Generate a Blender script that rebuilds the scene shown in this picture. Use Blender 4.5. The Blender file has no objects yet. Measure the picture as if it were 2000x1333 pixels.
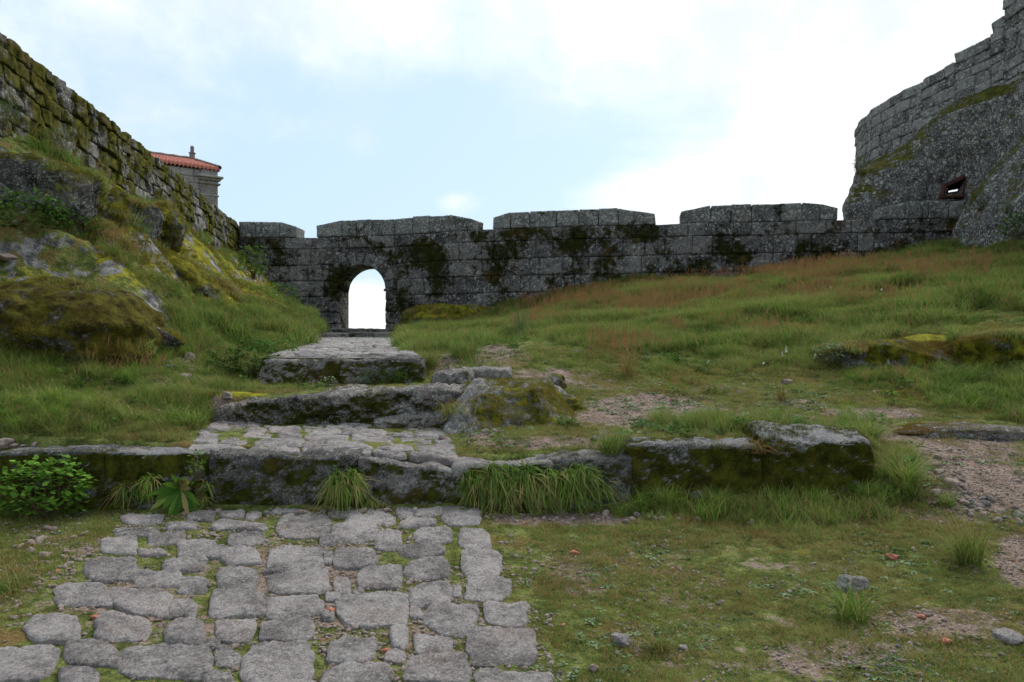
import bpy, math, random
import numpy as np
from mathutils import Vector, Matrix

# ---------------------------------------------------------------- camera, world, sun, exposure
SC = bpy.context.scene
COL = SC.collection
F, CX, HY = 1614.0, 1000.0, 700.0        # focal length, centre and horizon of the photograph in its own pixels
cam = bpy.data.cameras.new("camera"); camo = bpy.data.objects.new("camera", cam); COL.objects.link(camo)
camo.location = (0, 0, 0); camo.rotation_euler = (math.radians(90), 0, 0)
cam.sensor_width = 36; cam.lens = F / 2000 * 36; cam.shift_y = (HY - 666.5) / 2000
cam.clip_start = 0.05; cam.clip_end = 6000
SC.camera = camo
SC.view_settings.view_transform = 'Standard'; SC.view_settings.look = 'None'
SC.view_settings.exposure = 1.3; SC.view_settings.gamma = 1
SUN_EL, SUN_AZ = 52, 35                   # azimuth to the right of the view direction

class NT:
    """short hand for building node trees"""
    def __init__(s, tree): s.t = tree; s.n = tree.nodes; s.l = tree.links
    def node(s, typ, ins=None, **kw):
        n = s.n.new(typ)
        for k, v in kw.items(): setattr(n, k, v)
        if ins:
            for k, v in ins.items():
                sock = n.inputs[k]
                if isinstance(v, bpy.types.NodeSocket): s.l.new(v, sock)
                else: sock.default_value = v
        return n
    def math(s, op, a, b=0.0, c=None, clamp=False):
        d = {0: a, 1: b}
        if c is not None: d[2] = c
        return s.node('ShaderNodeMath', d, operation=op, use_clamp=clamp).outputs[0]
    def vmath(s, op, a, b=(0, 0, 0), out=0):
        n = s.node('ShaderNodeVectorMath', {0: a, 1: b}, operation=op); return n.outputs[out]
    def vscale(s, v, k): return s.node('ShaderNodeVectorMath', {0: v, 3: k}, operation='SCALE').outputs[0]
    def noise(s, vec, scale, detail=4, rough=0.55, dist=0.0):
        return s.node('ShaderNodeTexNoise', {'Vector': vec, 'Scale': scale, 'Detail': detail, 'Roughness': rough, 'Distortion': dist}).outputs[0]
    def noisec(s, vec, scale, detail=3):
        return s.node('ShaderNodeTexNoise', {'Vector': vec, 'Scale': scale, 'Detail': detail}).outputs[1]
    def vor(s, vec, scale, out='Distance', feature='F1', rand=1.0):
        return s.node('ShaderNodeTexVoronoi', {'Vector': vec, 'Scale': scale, 'Randomness': rand}, feature=feature).outputs[out]
    def step(s, v, lo, hi):
        return s.node('ShaderNodeMapRange', {0: v, 1: lo, 2: hi, 3: 0.0, 4: 1.0}, interpolation_type='SMOOTHSTEP').outputs[0]
    def lin(s, v, lo, hi, a, b):
        return s.node('ShaderNodeMapRange', {0: v, 1: lo, 2: hi, 3: a, 4: b}).outputs[0]
    def mix(s, f, a, b, mode='MIX'):
        n = s.node('ShaderNodeMix', data_type='RGBA', blend_type=mode)
        for i, v in ((0, f), (6, a), (7, b)):
            if isinstance(v, bpy.types.NodeSocket): s.l.new(v, n.inputs[i])
            else: n.inputs[i].default_value = v if i == 0 else (tuple(v) + (1,) if len(v) == 3 else v)
        return n.outputs[2]
    def attr(s, name): return s.node('ShaderNodeAttribute', attribute_name=name).outputs[2]
    def sep(s, v):
        return s.node('ShaderNodeSeparateXYZ', {0: v}).outputs

W = bpy.data.worlds.new("World"); SC.world = W; W.use_nodes = True
W.node_tree.nodes.clear(); w = NT(W.node_tree)
sky = w.node('ShaderNodeTexSky', sky_type='NISHITA', sun_disc=False)
sky.sun_elevation = math.radians(SUN_EL); sky.sun_rotation = math.radians(SUN_AZ)
sky.air_density = 1.0; sky.dust_density = 2.5; sky.ozone_density = 1.5
tc = w.node('ShaderNodeTexCoord').outputs['Generated']
dx, dy, dz = w.sep(tc)
# project directions on a cloud layer so that the clouds flatten towards the horizon
den = w.math('ADD', w.math('MAXIMUM', dz, 0.0), 0.25)
cv = w.node('ShaderNodeCombineXYZ', {0: w.math('DIVIDE', dx, den), 1: w.math('DIVIDE', dy, den), 2: 0.0}).outputs[0]
cn = w.noise(cv, 1.3, 9, 0.58, 0.35)
cn2 = w.noise(tc, 5.5, 8, 0.6, 0.2)
def blob(px, py, r, st, sy=1.0):
    v = Vector(((px - CX) / F, 1.0, (HY - py) / F)).normalized()
    d = w.vmath('SUBTRACT', tc, tuple(v)); d = w.vmath('MULTIPLY', d, (1, 1, sy))
    L = w.vmath('LENGTH', d, out=1)
    return w.math('MULTIPLY', w.node('ShaderNodeMapRange', {0: L, 1: r, 2: 0.0, 3: 0.0, 4: 1.0}, interpolation_type='SMOOTHSTEP').outputs[0], st)
acc = w.math('ADD', w.math('MULTIPLY', w.math('SUBTRACT', cn, 0.5), 1.9), w.math('MULTIPLY', w.math('SUBTRACT', cn2, 0.5), 1.3))
acc = w.math('ADD', acc, 0.56)
for b in [(900, 330, .42, -.75, 1.6), (500, 330, .30, -.40, 1.2), (350, 200, .25, -.20, 1), (1540, 350, .12, .75, 1.5), (1400, 370, .10, .55, 1.8), (1580, 250, .10, .45, 1.2), (1300, 390, .08, .4, 2), (1250, 280, .16, -.35, 2), (1420, 205, .08, -.25, 2.5), (250, 60, .3, .25, 1), (1900, 60, .4, .4, 1),
          (700, 265, .09, .45, 1.5), (560, 245, .07, .30, 2.2), (880, 395, .055, .75, 1.8), (713, 640, .10, .9, 1.0), (1250, 385, .10, .35, 2.0),
          (1400, 60, .45, .5, 1), (600, 40, .3, .3, 1), (1100, 215, .14, .25, 2.5)]:
    acc = w.math('ADD', acc, blob(*b))
mask = w.step(acc, 0.08, 1.05)
shade = w.mix(w.step(w.noise(tc, 6.5, 7, .6), .34, .62), (3.75, 4.0, 4.2), (4.9, 5.0, 5.05))
blue = w.mix(0.82, sky.outputs[0], (2.5, 3.3, 4.15))
colr = w.mix(mask, blue, shade)
# towards the zenith the overcast thins out in brightness a little
bg = w.node('ShaderNodeBackground', {'Color': colr, 'Strength': 0.1})
wo = w.node('ShaderNodeOutputWorld', {0: bg.outputs[0]})

sl = bpy.data.lights.new("sun", 'SUN'); slo = bpy.data.objects.new("sun", sl); COL.objects.link(slo)
sl.energy = 1.5; sl.angle = math.radians(28); sl.color = (1, .96, .9)
_a, _e = math.radians(SUN_AZ), math.radians(SUN_EL)
sd = Vector((math.sin(_a) * math.cos(_e), math.cos(_a) * math.cos(_e), math.sin(_e)))
slo.rotation_euler = sd.to_track_quat('Z', 'Y').to_euler(); slo.location = (20, 20, 40)

# ---------------------------------------------------------------- helpers
def P(px, py, d): return np.array([(px - CX) / F * d, d, (HY - py) / F * d])
def PX(X, Y, Z): return CX + F * X / Y, HY - F * Z / Y
def sstep(x, a, b):
    t = np.clip((x - a) / (b - a), 0, 1); return t * t * (3 - 2 * t)

_rs = np.random.RandomState(7)
_perm = _rs.permutation(4096); _val = _rs.uniform(-1, 1, 4096)
def vnoise(p, seed=0):
    p = np.asarray(p, float); i = np.floor(p).astype(np.int64); f = p - i; u = f * f * f * (f * (f * 6 - 15) + 10)
    def h(a, b, c): return _val[_perm[(_perm[(_perm[(a + seed * 37) & 4095] + b) & 4095] + c) & 4095]]
    x, y, z = i[:, 0], i[:, 1], i[:, 2]; ux, uy, uz = u[:, 0], u[:, 1], u[:, 2]
    def L(a, b, t): return a + (b - a) * t
    return L(L(L(h(x, y, z), h(x + 1, y, z), ux), L(h(x, y + 1, z), h(x + 1, y + 1, z), ux), uy),
             L(L(h(x, y, z + 1), h(x + 1, y, z + 1), ux), L(h(x, y + 1, z + 1), h(x + 1, y + 1, z + 1), ux), uy), uz)
def fbm(p, freq=1.0, octv=4, gain=0.5, seed=0):
    p = np.asarray(p, float); s = 0; a = 1; tot = 0
    for k in range(octv):
        s = s + a * vnoise(p * freq, seed + k * 5); tot += a; a *= gain; freq *= 2.03
    return s / tot
def ridged(p, freq=1.0, octv=4, seed=0):
    p = np.asarray(p, float); s = 0; a = 1; tot = 0
    for k in range(octv):
        s = s + a * (1 - 2 * np.abs(vnoise(p * freq, seed + k * 5))); tot += a; a *= .5; freq *= 2.1
    return s / tot

def mkmesh(name, V, Fc, mat=None, parent=None, attrs=None, smooth=True, origin=None):
    """V (n,3) world coordinates, Fc (m,4) array or list of faces"""
    V = np.asarray(V, dtype=np.float64)
    me = bpy.data.meshes.new(name)
    if origin is None:
        if parent is not None: origin = np.array(parent_world(parent))
        else: origin = np.array([(V[:, 0].min() + V[:, 0].max()) / 2, (V[:, 1].min() + V[:, 1].max()) / 2, V[:, 2].min()])
    L = V - origin
    if isinstance(Fc, np.ndarray):
        k = Fc.shape[1]; nf = len(Fc)
        me.vertices.add(len(L)); me.vertices.foreach_set('co', L.astype(np.float32).ravel())
        me.loops.add(nf * k); me.loops.foreach_set('vertex_index', Fc.astype(np.int32).ravel())
        me.polygons.add(nf); me.polygons.foreach_set('loop_start', np.arange(0, nf * k, k, dtype=np.int32))
        me.update(calc_edges=True)
    else:
        me.from_pydata(L.tolist(), [], [list(f) for f in Fc])
    if attrs:
        for k, v in attrs.items():
            a = me.attributes.new(k, 'FLOAT', 'POINT'); a.data.foreach_set('value', np.asarray(v, dtype=np.float32).ravel())
    if smooth: me.polygons.foreach_set('use_smooth', np.ones(len(me.polygons), bool))
    me.validate(); me.update()
    o = bpy.data.objects.new(name, me); COL.objects.link(o)
    if mat: me.materials.append(mat)
    if parent is not None: o.parent = parent
    else: o.location = origin
    return o
def parent_world(p):
    v = np.array(p.location)
    while p.parent: p = p.parent; v = v + np.array(p.location)
    return v
def empty(name, loc):
    o = bpy.data.objects.new(name, None); COL.objects.link(o); o.location = tuple(loc); o.empty_display_size = .2; return o
def tag(o, label=None, cat=None, group=None, kind=None):
    if label: o['label'] = label
    if cat: o['category'] = cat
    if group: o['group'] = group
    if kind: o['kind'] = kind
    return o

class MB:
    """collects pieces (V, quads) into one mesh"""
    def __init__(s): s.V = []; s.F = []; s.A = []; s.n = 0
    def add(s, V, Fc, a=0.0):
        V = np.asarray(V, float); Fc = np.asarray(Fc)
        s.V.append(V); s.F.append(Fc + s.n); s.A.append(np.full(len(V), a) if np.isscalar(a) else a); s.n += len(V)
    def build(s, name, mat, parent=None, smooth=True, disp=None):
        V = np.concatenate(s.V); A = np.concatenate(s.A)
        if disp: V = disp(V)
        Fc = [f for f in s.F]
        if all(f.shape[1] == Fc[0].shape[1] for f in Fc): Fq = np.concatenate(Fc)
        else: Fq = [tuple(r) for f in Fc for r in f.tolist()]
        return mkmesh(name, V, Fq, mat, parent, {'tint': A}, smooth)

_cubes = {}
def cube_grid(nx, ny, nz):
    """surface grid of the cube [-1,1]^3 with shared vertices"""
    k = (nx, ny, nz)
    if k in _cubes: return _cubes[k]
    idx = {}; V = []; Fq = []
    def vid(i, j, l):
        t = (i, j, l)
        if t not in idx: idx[t] = len(V); V.append((2 * i / nx - 1, 2 * j / ny - 1, 2 * l / nz - 1))
        return idx[t]
    for i in range(nx):
        for j in range(ny):
            Fq.append((vid(i, j, 0), vid(i, j + 1, 0), vid(i + 1, j + 1, 0), vid(i + 1, j, 0)))
            Fq.append((vid(i, j, nz), vid(i + 1, j, nz), vid(i + 1, j + 1, nz), vid(i, j + 1, nz)))
    for i in range(nx):
        for l in range(nz):
            Fq.append((vid(i, 0, l), vid(i + 1, 0, l), vid(i + 1, 0, l + 1), vid(i, 0, l + 1)))
            Fq.append((vid(i, ny, l), vid(i, ny, l + 1), vid(i + 1, ny, l + 1), vid(i + 1, ny, l)))
    for j in range(ny):
        for l in range(nz):
            Fq.append((vid(0, j, l), vid(0, j, l + 1), vid(0, j + 1, l + 1), vid(0, j + 1, l)))
            Fq.append((vid(nx, j, l), vid(nx, j + 1, l), vid(nx, j + 1, l + 1), vid(nx, j, l + 1)))
    _cubes[k] = (np.array(V), np.array(Fq)); return _cubes[k]

def rblock(size, rad, n):
    """rounded box, centred, full sizes; returns V, F"""
    U, Fq = cube_grid(*n)
    h = np.array(size) / 2; r = min(rad, h.min() * .95)
    p = U * h; q = np.clip(p, -(h - r), h - r); d = p - q
    L = np.linalg.norm(d, axis=1, keepdims=True); L[L < 1e-9] = 1
    mx = np.abs(d).max(axis=1, keepdims=True)
    return q + d / L * np.minimum(mx, r), Fq

def trilin(V, size, C):
    """map box-local coordinates to eight corners C[ix][iy][iz]"""
    t = V / np.array(size) + .5
    out = 0
    for i in (0, 1):
        for j in (0, 1):
            for k in (0, 1):
                wgt = (t[:, 0] if i else 1 - t[:, 0]) * (t[:, 1] if j else 1 - t[:, 1]) * (t[:, 2] if k else 1 - t[:, 2])
                out = out + wgt[:, None] * np.array(C[i][j][k])[None]
    return out

def normals_of(V, Fq):
    a = V[Fq[:, 1]] - V[Fq[:, 0]]; b = V[Fq[:, 2]] - V[Fq[:, 0]]; n = np.cross(a, b)
    N = np.zeros_like(V)
    for k in range(Fq.shape[1]): np.add.at(N, Fq[:, k], n)
    L = np.linalg.norm(N, axis=1, keepdims=True); L[L < 1e-12] = 1
    return N / L

def roughen(V, Fq, amp, freq, octv=4, seed=0, rid=0.0):
    N = normals_of(V, Fq)
    d = fbm(V, freq, octv, .55, seed) * amp
    if rid: d = d + ridged(V, freq * .6, 3, seed + 3) * rid
    return V + N * d[:, None]

def boulder(name, c, size, rz=0, seed=0, mat=None, box=2.6, cuts=7, rough=.12, n=36, tilt=(0, 0), parent=None, fine=.02):
    """granite boulder: superellipsoid cut by random planes and roughened; c is the centre"""
    U, Fq = cube_grid(n, n, n)
    rs = np.random.RandomState(seed)
    e = (np.abs(U) ** box).sum(axis=1, keepdims=True) ** (1 / box)
    D = U / e
    for _ in range(cuts):
        nn = rs.normal(size=3); nn /= np.linalg.norm(nn); h = rs.uniform(.62, .9)
        s = D @ nn - h; D = D - np.where(s > 0, s * .92, 0)[:, None] * nn
    D = D + D * fbm(D + seed * 3.1, 1.3, 3, .5, seed)[:, None] * rough * 1.6
    V = D * np.array(size) / 2
    tx, ty = tilt
    R = (Matrix.Rotation(rz, 3, 'Z') @ Matrix.Rotation(tx, 3, 'X') @ Matrix.Rotation(ty, 3, 'Y'))
    V = V @ np.array(R).T + np.array(c)
    m = float(np.mean(size))
    V = roughen(V, Fq, rough * m * .12, 2.5 / m, 3, seed, rough * m * .06)
    V = roughen(V, Fq, fine * 1.6, 3.5, 5, seed + 9, fine)
    return mkmesh(name, V, Fq, mat, parent)
# ---------------------------------------------------------------- materials
def newmat(name):
    m = bpy.data.materials.new(name); m.use_nodes = True; m.node_tree.nodes.clear(); return m, NT(m.node_tree)
def finish(t, color, rough=.9, bump=None, bstr=.5, bdist=.02, spec=.25):
    d = {'Base Color': color, 'Roughness': rough, 'Specular IOR Level': spec}
    if bump is not None:
        d['Normal'] = t.node('ShaderNodeBump', {'Height': bump, 'Strength': bstr, 'Distance': bdist}).outputs[0]
    b = t.node('ShaderNodeBsdfPrincipled', d); t.node('ShaderNodeOutputMaterial', {0: b.outputs[0]})

def stone(name, dark=(.035, .035, .036), light=(.21, .205, .20), moss=0.0, up=0.0, lichen=.5, mosscol=None, sc=1.0, black=.5, use_moss_attr=False, pink=.0, lcol=(.34, .35, .32), lsc=1.0, tk=.15):
    """weathered granite: grains, pale lichen rosettes, black lichen and moss"""
    m, t = newmat(name)
    g = t.node('ShaderNodeNewGeometry'); pos = g.outputs['Position']; nz = t.sep(g.outputs['True Normal'])[2]
    n1 = t.noise(pos, 1.6 * sc, 8, .66); n2 = t.noise(pos, 9 * sc, 9, .78); n3 = t.noise(pos, 42 * sc, 6, .8)
    v = t.math('ADD', t.math('MULTIPLY', n1, .5), t.math('MULTIPLY', n2, .5))
    v = t.math('ADD', v, t.math('MULTIPLY', t.math('SUBTRACT', t.attr('tint'), .5), tk))
    c = t.mix(t.step(v, .38, .60), dark, light)
    c = t.mix(t.math('MULTIPLY', t.step(t.noise(pos, 2.3, 5), .5, .7), .5 if pink == 0 else pink), c, t.mix(.5, c, (.30, .205, .165)))
    c = t.mix(t.step(n3, .38, .62), t.mix(.50, c, (.012, .012, .014)), t.mix(.22, c, (.5, .48, .46)))
    # black lichen
    b = t.step(t.noise(pos, 4.3 * sc, 9, .75), .60 - .12 * black, .72 - .1 * black)
    c = t.mix(t.math('MULTIPLY', b, .8 * min(1, black + .3)), c, (.018, .019, .018))
    # pale lichen in small rosettes of several sizes
    for s_, th, am in ((6 * sc * lsc, .17, .85), (14 * sc * lsc, .26, .85), (30 * sc * lsc, .32, .7)):
        vd = t.vor(t.vmath('ADD', pos, t.vscale(t.noisec(pos, s_ * 1.3), .5 / s_)), s_)
        wob = t.math('ADD', vd, t.math('MULTIPLY', t.math('SUBTRACT', t.noise(pos, s_ * 3, 4, .7), .5), .45))
        sel = t.step(t.noise(pos, s_ * .22, 4, .6), .62 - .2 * lichen, .70 - .2 * lichen)
        c = t.mix(t.math('MULTIPLY', t.math('MULTIPLY', t.math('SUBTRACT', 1.0, t.step(wob, th, th + .10)), sel), am), c, lcol)
    # moss
    mn = t.math('ADD', t.math('MULTIPLY', t.noise(pos, .9 * sc, 6, .6), .8), t.math('MULTIPLY', t.noise(pos, 6 * sc, 8, .72), .5))
    mn = t.math('ADD', mn, t.math('MULTIPLY', nz, up))
    if use_moss_attr: mn = t.math('ADD', mn, t.math('SUBTRACT', t.attr('moss'), .5))
    mf = t.step(mn, .80 - .4 * moss, .90 - .4 * moss)
    mc = mosscol or ((.022, .028, .006), (.085, .092, .014))
    mcol = t.mix(t.step(t.noise(pos, 5 * sc, 8, .75), .35, .68), mc[0], mc[1])
    mcol = t.mix(t.step(t.noise(pos, 1.7, 4), .55, .7), mcol, t.mix(.5, mcol, (.12, .07, .025)))
    c = t.mix(mf, c, mcol)
    h = t.math('ADD', t.math('MULTIPLY', n2, 1.0), t.math('MULTIPLY', n3, .45))
    mh = t.math('MULTIPLY', mf, t.math('ADD', .25, t.math('MULTIPLY', t.noise(pos, 70, 4, .7), .8)))
    finish(t, c, .95, t.math('ADD', h, mh), .9, .05, .06)
    return m

M = {}
M['ashlar'] = stone('dark_lichen_granite', (.016, .016, .018), (.135, .13, .122), moss=.43, tk=.32, lichen=.85, lsc=.75, lcol=(.30, .30, .285), mosscol=((.010, .013, .004), (.038, .040, .008)), black=.8)
M['merlon'] = stone('grey_green_granite', (.045, .05, .048), (.155, .165, .155), moss=.20, lichen=1.0, lsc=.75, black=.6, mosscol=((.012, .015, .006), (.04, .045, .01)))
M['rubble'] = stone('mossy_rubble_granite', (.05, .05, .045), (.25, .24, .22), moss=.56, lichen=.8, mosscol=((.032, .036, .006), (.155, .15, .02)), black=.3)
M['tower'] = stone('grey_tower_granite', (.05, .05, .052), (.25, .245, .245), moss=.02, tk=.22, up=.10, lichen=1.0, black=.6, sc=1.2, lsc=.6)
M['cliff'] = stone('cliff_granite', (.035, .036, .036), (.145, .142, .142), moss=.08, up=.36, lichen=1.05, lsc=.7, black=.75, mosscol=((.03, .034, .008), (.13, .125, .02)))
M['pave'] = stone('paving_granite', (.125, .11, .104), (.48, .435, .415), moss=-.2, lichen=.35, black=.15, sc=1.7, pink=.7, tk=.05)
M['pave_dark'] = stone('worn_path_granite', (.12, .112, .108), (.46, .435, .415), moss=-.05, lichen=.4, black=.1, sc=1.3, pink=.5, tk=.05)
M['curb'] = stone('mossy_curb_granite', (.045, .042, .037), (.31, .285, .26), moss=.52, up=-.36, lichen=.45, black=.35, sc=1.5, pink=.5, mosscol=((.02, .026, .005), (.10, .11, .014)))
M['curb_moss'] = stone('moss_covered_curb_granite', (.03, .03, .028), (.27, .27, .27), moss=.86, up=-.34, lichen=.45, black=.4, sc=1.5, mosscol=((.02, .024, .004), (.12, .125, .014)))
M['ledge'] = stone('bedrock_ledge_granite', (.05, .045, .04), (.25, .225, .205), moss=.44, up=-.22, lichen=.6, black=.45, sc=1.3, pink=.9, mosscol=((.016, .022, .005), (.07, .075, .012)))
M['boulder'] = stone('boulder_granite', (.06, .06, .058), (.34, .335, .33), moss=.56, up=-.04, lichen=.6, black=.3, sc=1.3, mosscol=((.03, .035, .005), (.24, .23, .02)))
M['slope_rock'] = stone('slope_rock_granite', (.045, .045, .047), (.30, .295, .30), moss=.60, up=.10, lichen=.8, black=.5, sc=1.2, mosscol=((.04, .042, .006), (.25, .235, .024)))
M['slope_brown'] = stone('brown_mossy_granite', (.04, .038, .036), (.27, .26, .255), moss=.64, up=.06, lichen=.8, black=.7, sc=1.3, mosscol=((.028, .022, .006), (.15, .135, .02)))
M['slope_dark'] = stone('dark_cliff_granite', (.03, .03, .033), (.24, .24, .25), moss=.18, up=.30, lichen=.95, black=.6, sc=1.2, mosscol=((.035, .04, .008), (.14, .14, .018)))
M['pebble'] = stone('pale_pebble_granite', (.36, .27, .22), (.66, .52, .44), moss=-.4, lichen=.2, black=-.3, sc=3, pink=.9)
M['plaster'] = stone('chapel_granite', (.14, .12, .11), (.36, .34, .31), moss=-.3, lichen=.4, black=.1, sc=1.0, pink=.8)

def simple(name, c0, c1, scale=8, rough=.85, bump=.3):
    m, t = newmat(name); pos = t.node('ShaderNodeNewGeometry').outputs['Position']
    n = t.noise(pos, scale, 6, .65)
    finish(t, t.mix(t.step(n, .3, .7), c0, c1), rough, t.noise(pos, scale * 4, 5, .7), bump, .01)
    return m
M['brick'] = simple('red_brick', (.22, .07, .04), (.38, .15, .09), 40)
M['tile'] = simple('terracotta_tile', (.30, .085, .06), (.46, .19, .14), 9)
M['tile_dark'] = simple('mossy_ridge_tile', (.07, .055, .05), (.20, .14, .11), 9)
M['redstone'] = simple('rusty_stone', (.022, .010, .009), (.085, .030, .024), 9)
M['stem'] = simple('twig', (.07, .05, .03), (.14, .10, .06), 20)
M['white'] = simple('white_petal', (.75, .75, .70), (.85, .85, .82), 20)

def foliage(name, c0, c1, dry=(.20, .15, .07), dryamt=.3, wscale=.9, trans=.35, tipdry=.5, c2=None, patch=None):
    """blades and leaves: hue per blade, drifts of colour over the ground, dry tips"""
    m, t = newmat(name)
    pos = t.node('ShaderNodeNewGeometry').outputs['Position']
    r = t.attr('rnd'); tt = t.attr('along')
    rnd = t.node('ShaderNodeObjectInfo').outputs['Random']
    k = t.math('ADD', t.math('MULTIPLY', t.noise(pos, wscale, 5, .6), 1.3), t.math('ADD', t.math('MULTIPLY', r, .45), t.math('MULTIPLY', rnd, .3)))
    c = t.mix(t.step(k, .65, 1.3), c0, c1)
    if c2: c = t.mix(t.step(t.noise(pos, wscale * .6, 4), .5, .66), c, c2)
    df = t.math('ADD', t.math('MULTIPLY', t.step(t.math('ADD', r, t.math('MULTIPLY', t.noise(pos, 1.1, 4), .8)), 1.35 - dryamt, 1.5 - dryamt), .9),
                t.math('MULTIPLY', t.step(tt, .55, 1.0), tipdry * dryamt), clamp=True)
    c = t.mix(df, c, dry)
    d = t.node('ShaderNodeBsdfPrincipled', {'Base Color': c, 'Roughness': .7, 'Specular IOR Level': .06})
    tr = t.node('ShaderNodeBsdfTranslucent', {'Color': t.mix(.5, c, (.12, .2, .03))})
    mx = t.node('ShaderNodeMixShader', {0: trans, 1: d.outputs[0], 2: tr.outputs[0]})
    t.node('ShaderNodeOutputMaterial', {0: mx.outputs[0]})
    return m
M['turf'] = foliage('turf_blades', (.06, .115, .018), (.23, .32, .075), dryamt=.42, dry=(.32, .20, .09), c2=(.21, .165, .055), wscale=2.6)
M['grass'] = foliage('meadow_blades', (.038, .10, .015), (.20, .30, .065), dryamt=.32, dry=(.30, .19, .09), wscale=1.3)
M['lush'] = foliage('lush_blades', (.038, .105, .016), (.18, .29, .042), dryamt=.22, dry=(.34, .25, .11), wscale=2)
M['tussock'] = foliage('tussock_blades', (.03, .085, .012), (.15, .25, .038), dryamt=.24, dry=(.33, .25, .11), wscale=6, tipdry=.9)
M['seed'] = foliage('seeding_blades', (.07, .09, .025), (.16, .17, .05), dryamt=.6, dry=(.30, .135, .075), tipdry=1.8)
M['herb'] = foliage('herb_leaves', (.08, .13, .055), (.23, .31, .17), dryamt=.05, trans=.25, tipdry=0)
M['shrub'] = foliage('shrub_leaves', (.015, .055, .010), (.06, .14, .024), dryamt=.03, trans=.3, tipdry=0)
M['bright'] = foliage('bright_leaves', (.045, .12, .012), (.16, .30, .04), dryamt=.0, trans=.35, tipdry=0, wscale=5)
M['greyshrub'] = foliage('grey_green_leaves', (.05, .09, .04), (.12, .17, .085), dryamt=.1, trans=.25, tipdry=0)
M['moss_tuft'] = foliage('moss_fronds', (.07, .075, .008), (.24, .23, .020), dryamt=.35, dry=(.20, .10, .03), trans=.2, tipdry=.2, wscale=1.6, c2=(.17, .085, .022))
M['dark_moss_tuft'] = foliage('dark_moss_fronds', (.03, .036, .005), (.13, .135, .014), dryamt=.2, dry=(.09, .06, .02), trans=.15, tipdry=.2, wscale=3)

def ground_mat():
    m, t = newmat('turf_and_soil')
    g = t.node('ShaderNodeNewGeometry'); pos = g.outputs['Position']
    n1 = t.noise(pos, 1.1, 8, .65); n2 = t.noise(pos, 7, 8, .7); n3 = t.noise(pos, 38, 6, .75)
    pv = t.vor(pos, 45); pc = t.vor(pos, 45, 'Color'); pv2 = t.vor(pos, 110)
    soil = t.mix(t.step(n2, .3, .7), (.10, .072, .055), (.29, .22, .18))
    soil = t.mix(t.math('SUBTRACT', 1.0, t.step(pv, .15, .5)), soil, t.mix(t.sep(pc)[0], (.15, .11, .09), (.50, .40, .35)))
    soil = t.mix(t.math('MULTIPLY', t.step(pv2, .3, .7), .5), soil, (.10, .07, .05))
    turf = t.mix(t.step(n2, .38, .62), (.06, .085, .02), (.20, .23, .065))
    turf = t.mix(t.step(t.noise(pos, 2.7, 7, .7), .5, .68), turf, (.21, .14, .055))
    turf = t.mix(t.step(n3, .35, .75), t.mix(.5, turf, (.02, .018, .01)), turf)
    moss = t.mix(t.step(n2, .3, .7), (.07, .075, .010), (.25, .235, .024))
    moss = t.mix(t.step(t.noise(pos, 3.4, 6, .7), .52, .66), moss, (.13, .065, .022))
    rock = t.mix(t.step(n2, .35, .65), (.05, .05, .05), (.27, .26, .25))
    d = t.math('ADD', t.attr('dirt'), t.math('ADD', t.math('MULTIPLY', t.math('SUBTRACT', n2, .5), 1.1), t.math('MULTIPLY', t.math('SUBTRACT', n1, .5), 1.3)))
    c = t.mix(t.step(d, .42, .58), turf, soil)
    mo = t.math('ADD', t.attr('moss'), t.math('MULTIPLY', t.math('SUBTRACT', n2, .5), 1.4))
    c = t.mix(t.step(mo, .45, .6), c, moss)
    ro = t.math('ADD', t.attr('rock'), t.math('MULTIPLY', t.math('SUBTRACT', t.noise(pos, 2.2, 8, .7), .5), 2.2))
    c = t.mix(t.step(ro, .62, .72), c, rock)
    h = t.math('ADD', t.math('MULTIPLY', n2, 1.0), t.math('ADD', t.math('MULTIPLY', n3, .5), t.math('MULTIPLY', pv, -.5)))
    finish(t, c, .95, h, .9, .03, .03)
    return m
M['ground'] = ground_mat()

# ---------------------------------------------------------------- terrain
LOW = [(0, 1333, 4.08), (1000, 1333, 4.08), (2000, 1333, 4.08), (500, 1150, 5.3), (0, 1010, 6.75), (400, 990, 6.9), (650, 992, 6.9), (880, 988, 6.9),
       (1150, 1000, 6.9), (1230, 975, 7.0), (1500, 968, 7.1), (1700, 952, 7.2), (1300, 1100, 5.75), (1600, 1150, 5.3), (1900, 1150, 5.25), (2000, 1040, 6.2),
       (1850, 985, 6.9), (2000, 960, 7.1), (1900, 900, 7.7), (2000, 870, 8.0), (1750, 870, 7.9), (-300, 1000, 6.8), (-300, 1333, 4.1), (2300, 1333, 4.0), (2400, 900, 7.6)]
UPB = [(-300, 880, 6.9), (0, 886, 7.0), (400, 882, 7.0), (650, 886, 7.0), (890, 905, 7.0), (1000, 898, 7.1), (1150, 888, 7.15), (1230, 868, 7.2), (1450, 862, 7.3), (1690, 846, 7.5),
       (380, 833, 8.5), (650, 833, 8.5), (880, 840, 8.4), (0, 800, 7.8), (200, 800, 7.9), (330, 810, 8.3), (960, 858, 7.75), (1100, 868, 7.5),
       (1900, 900, 7.7), (2000, 870, 8.0), (1750, 862, 7.9), (2400, 900, 7.6)]
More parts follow.
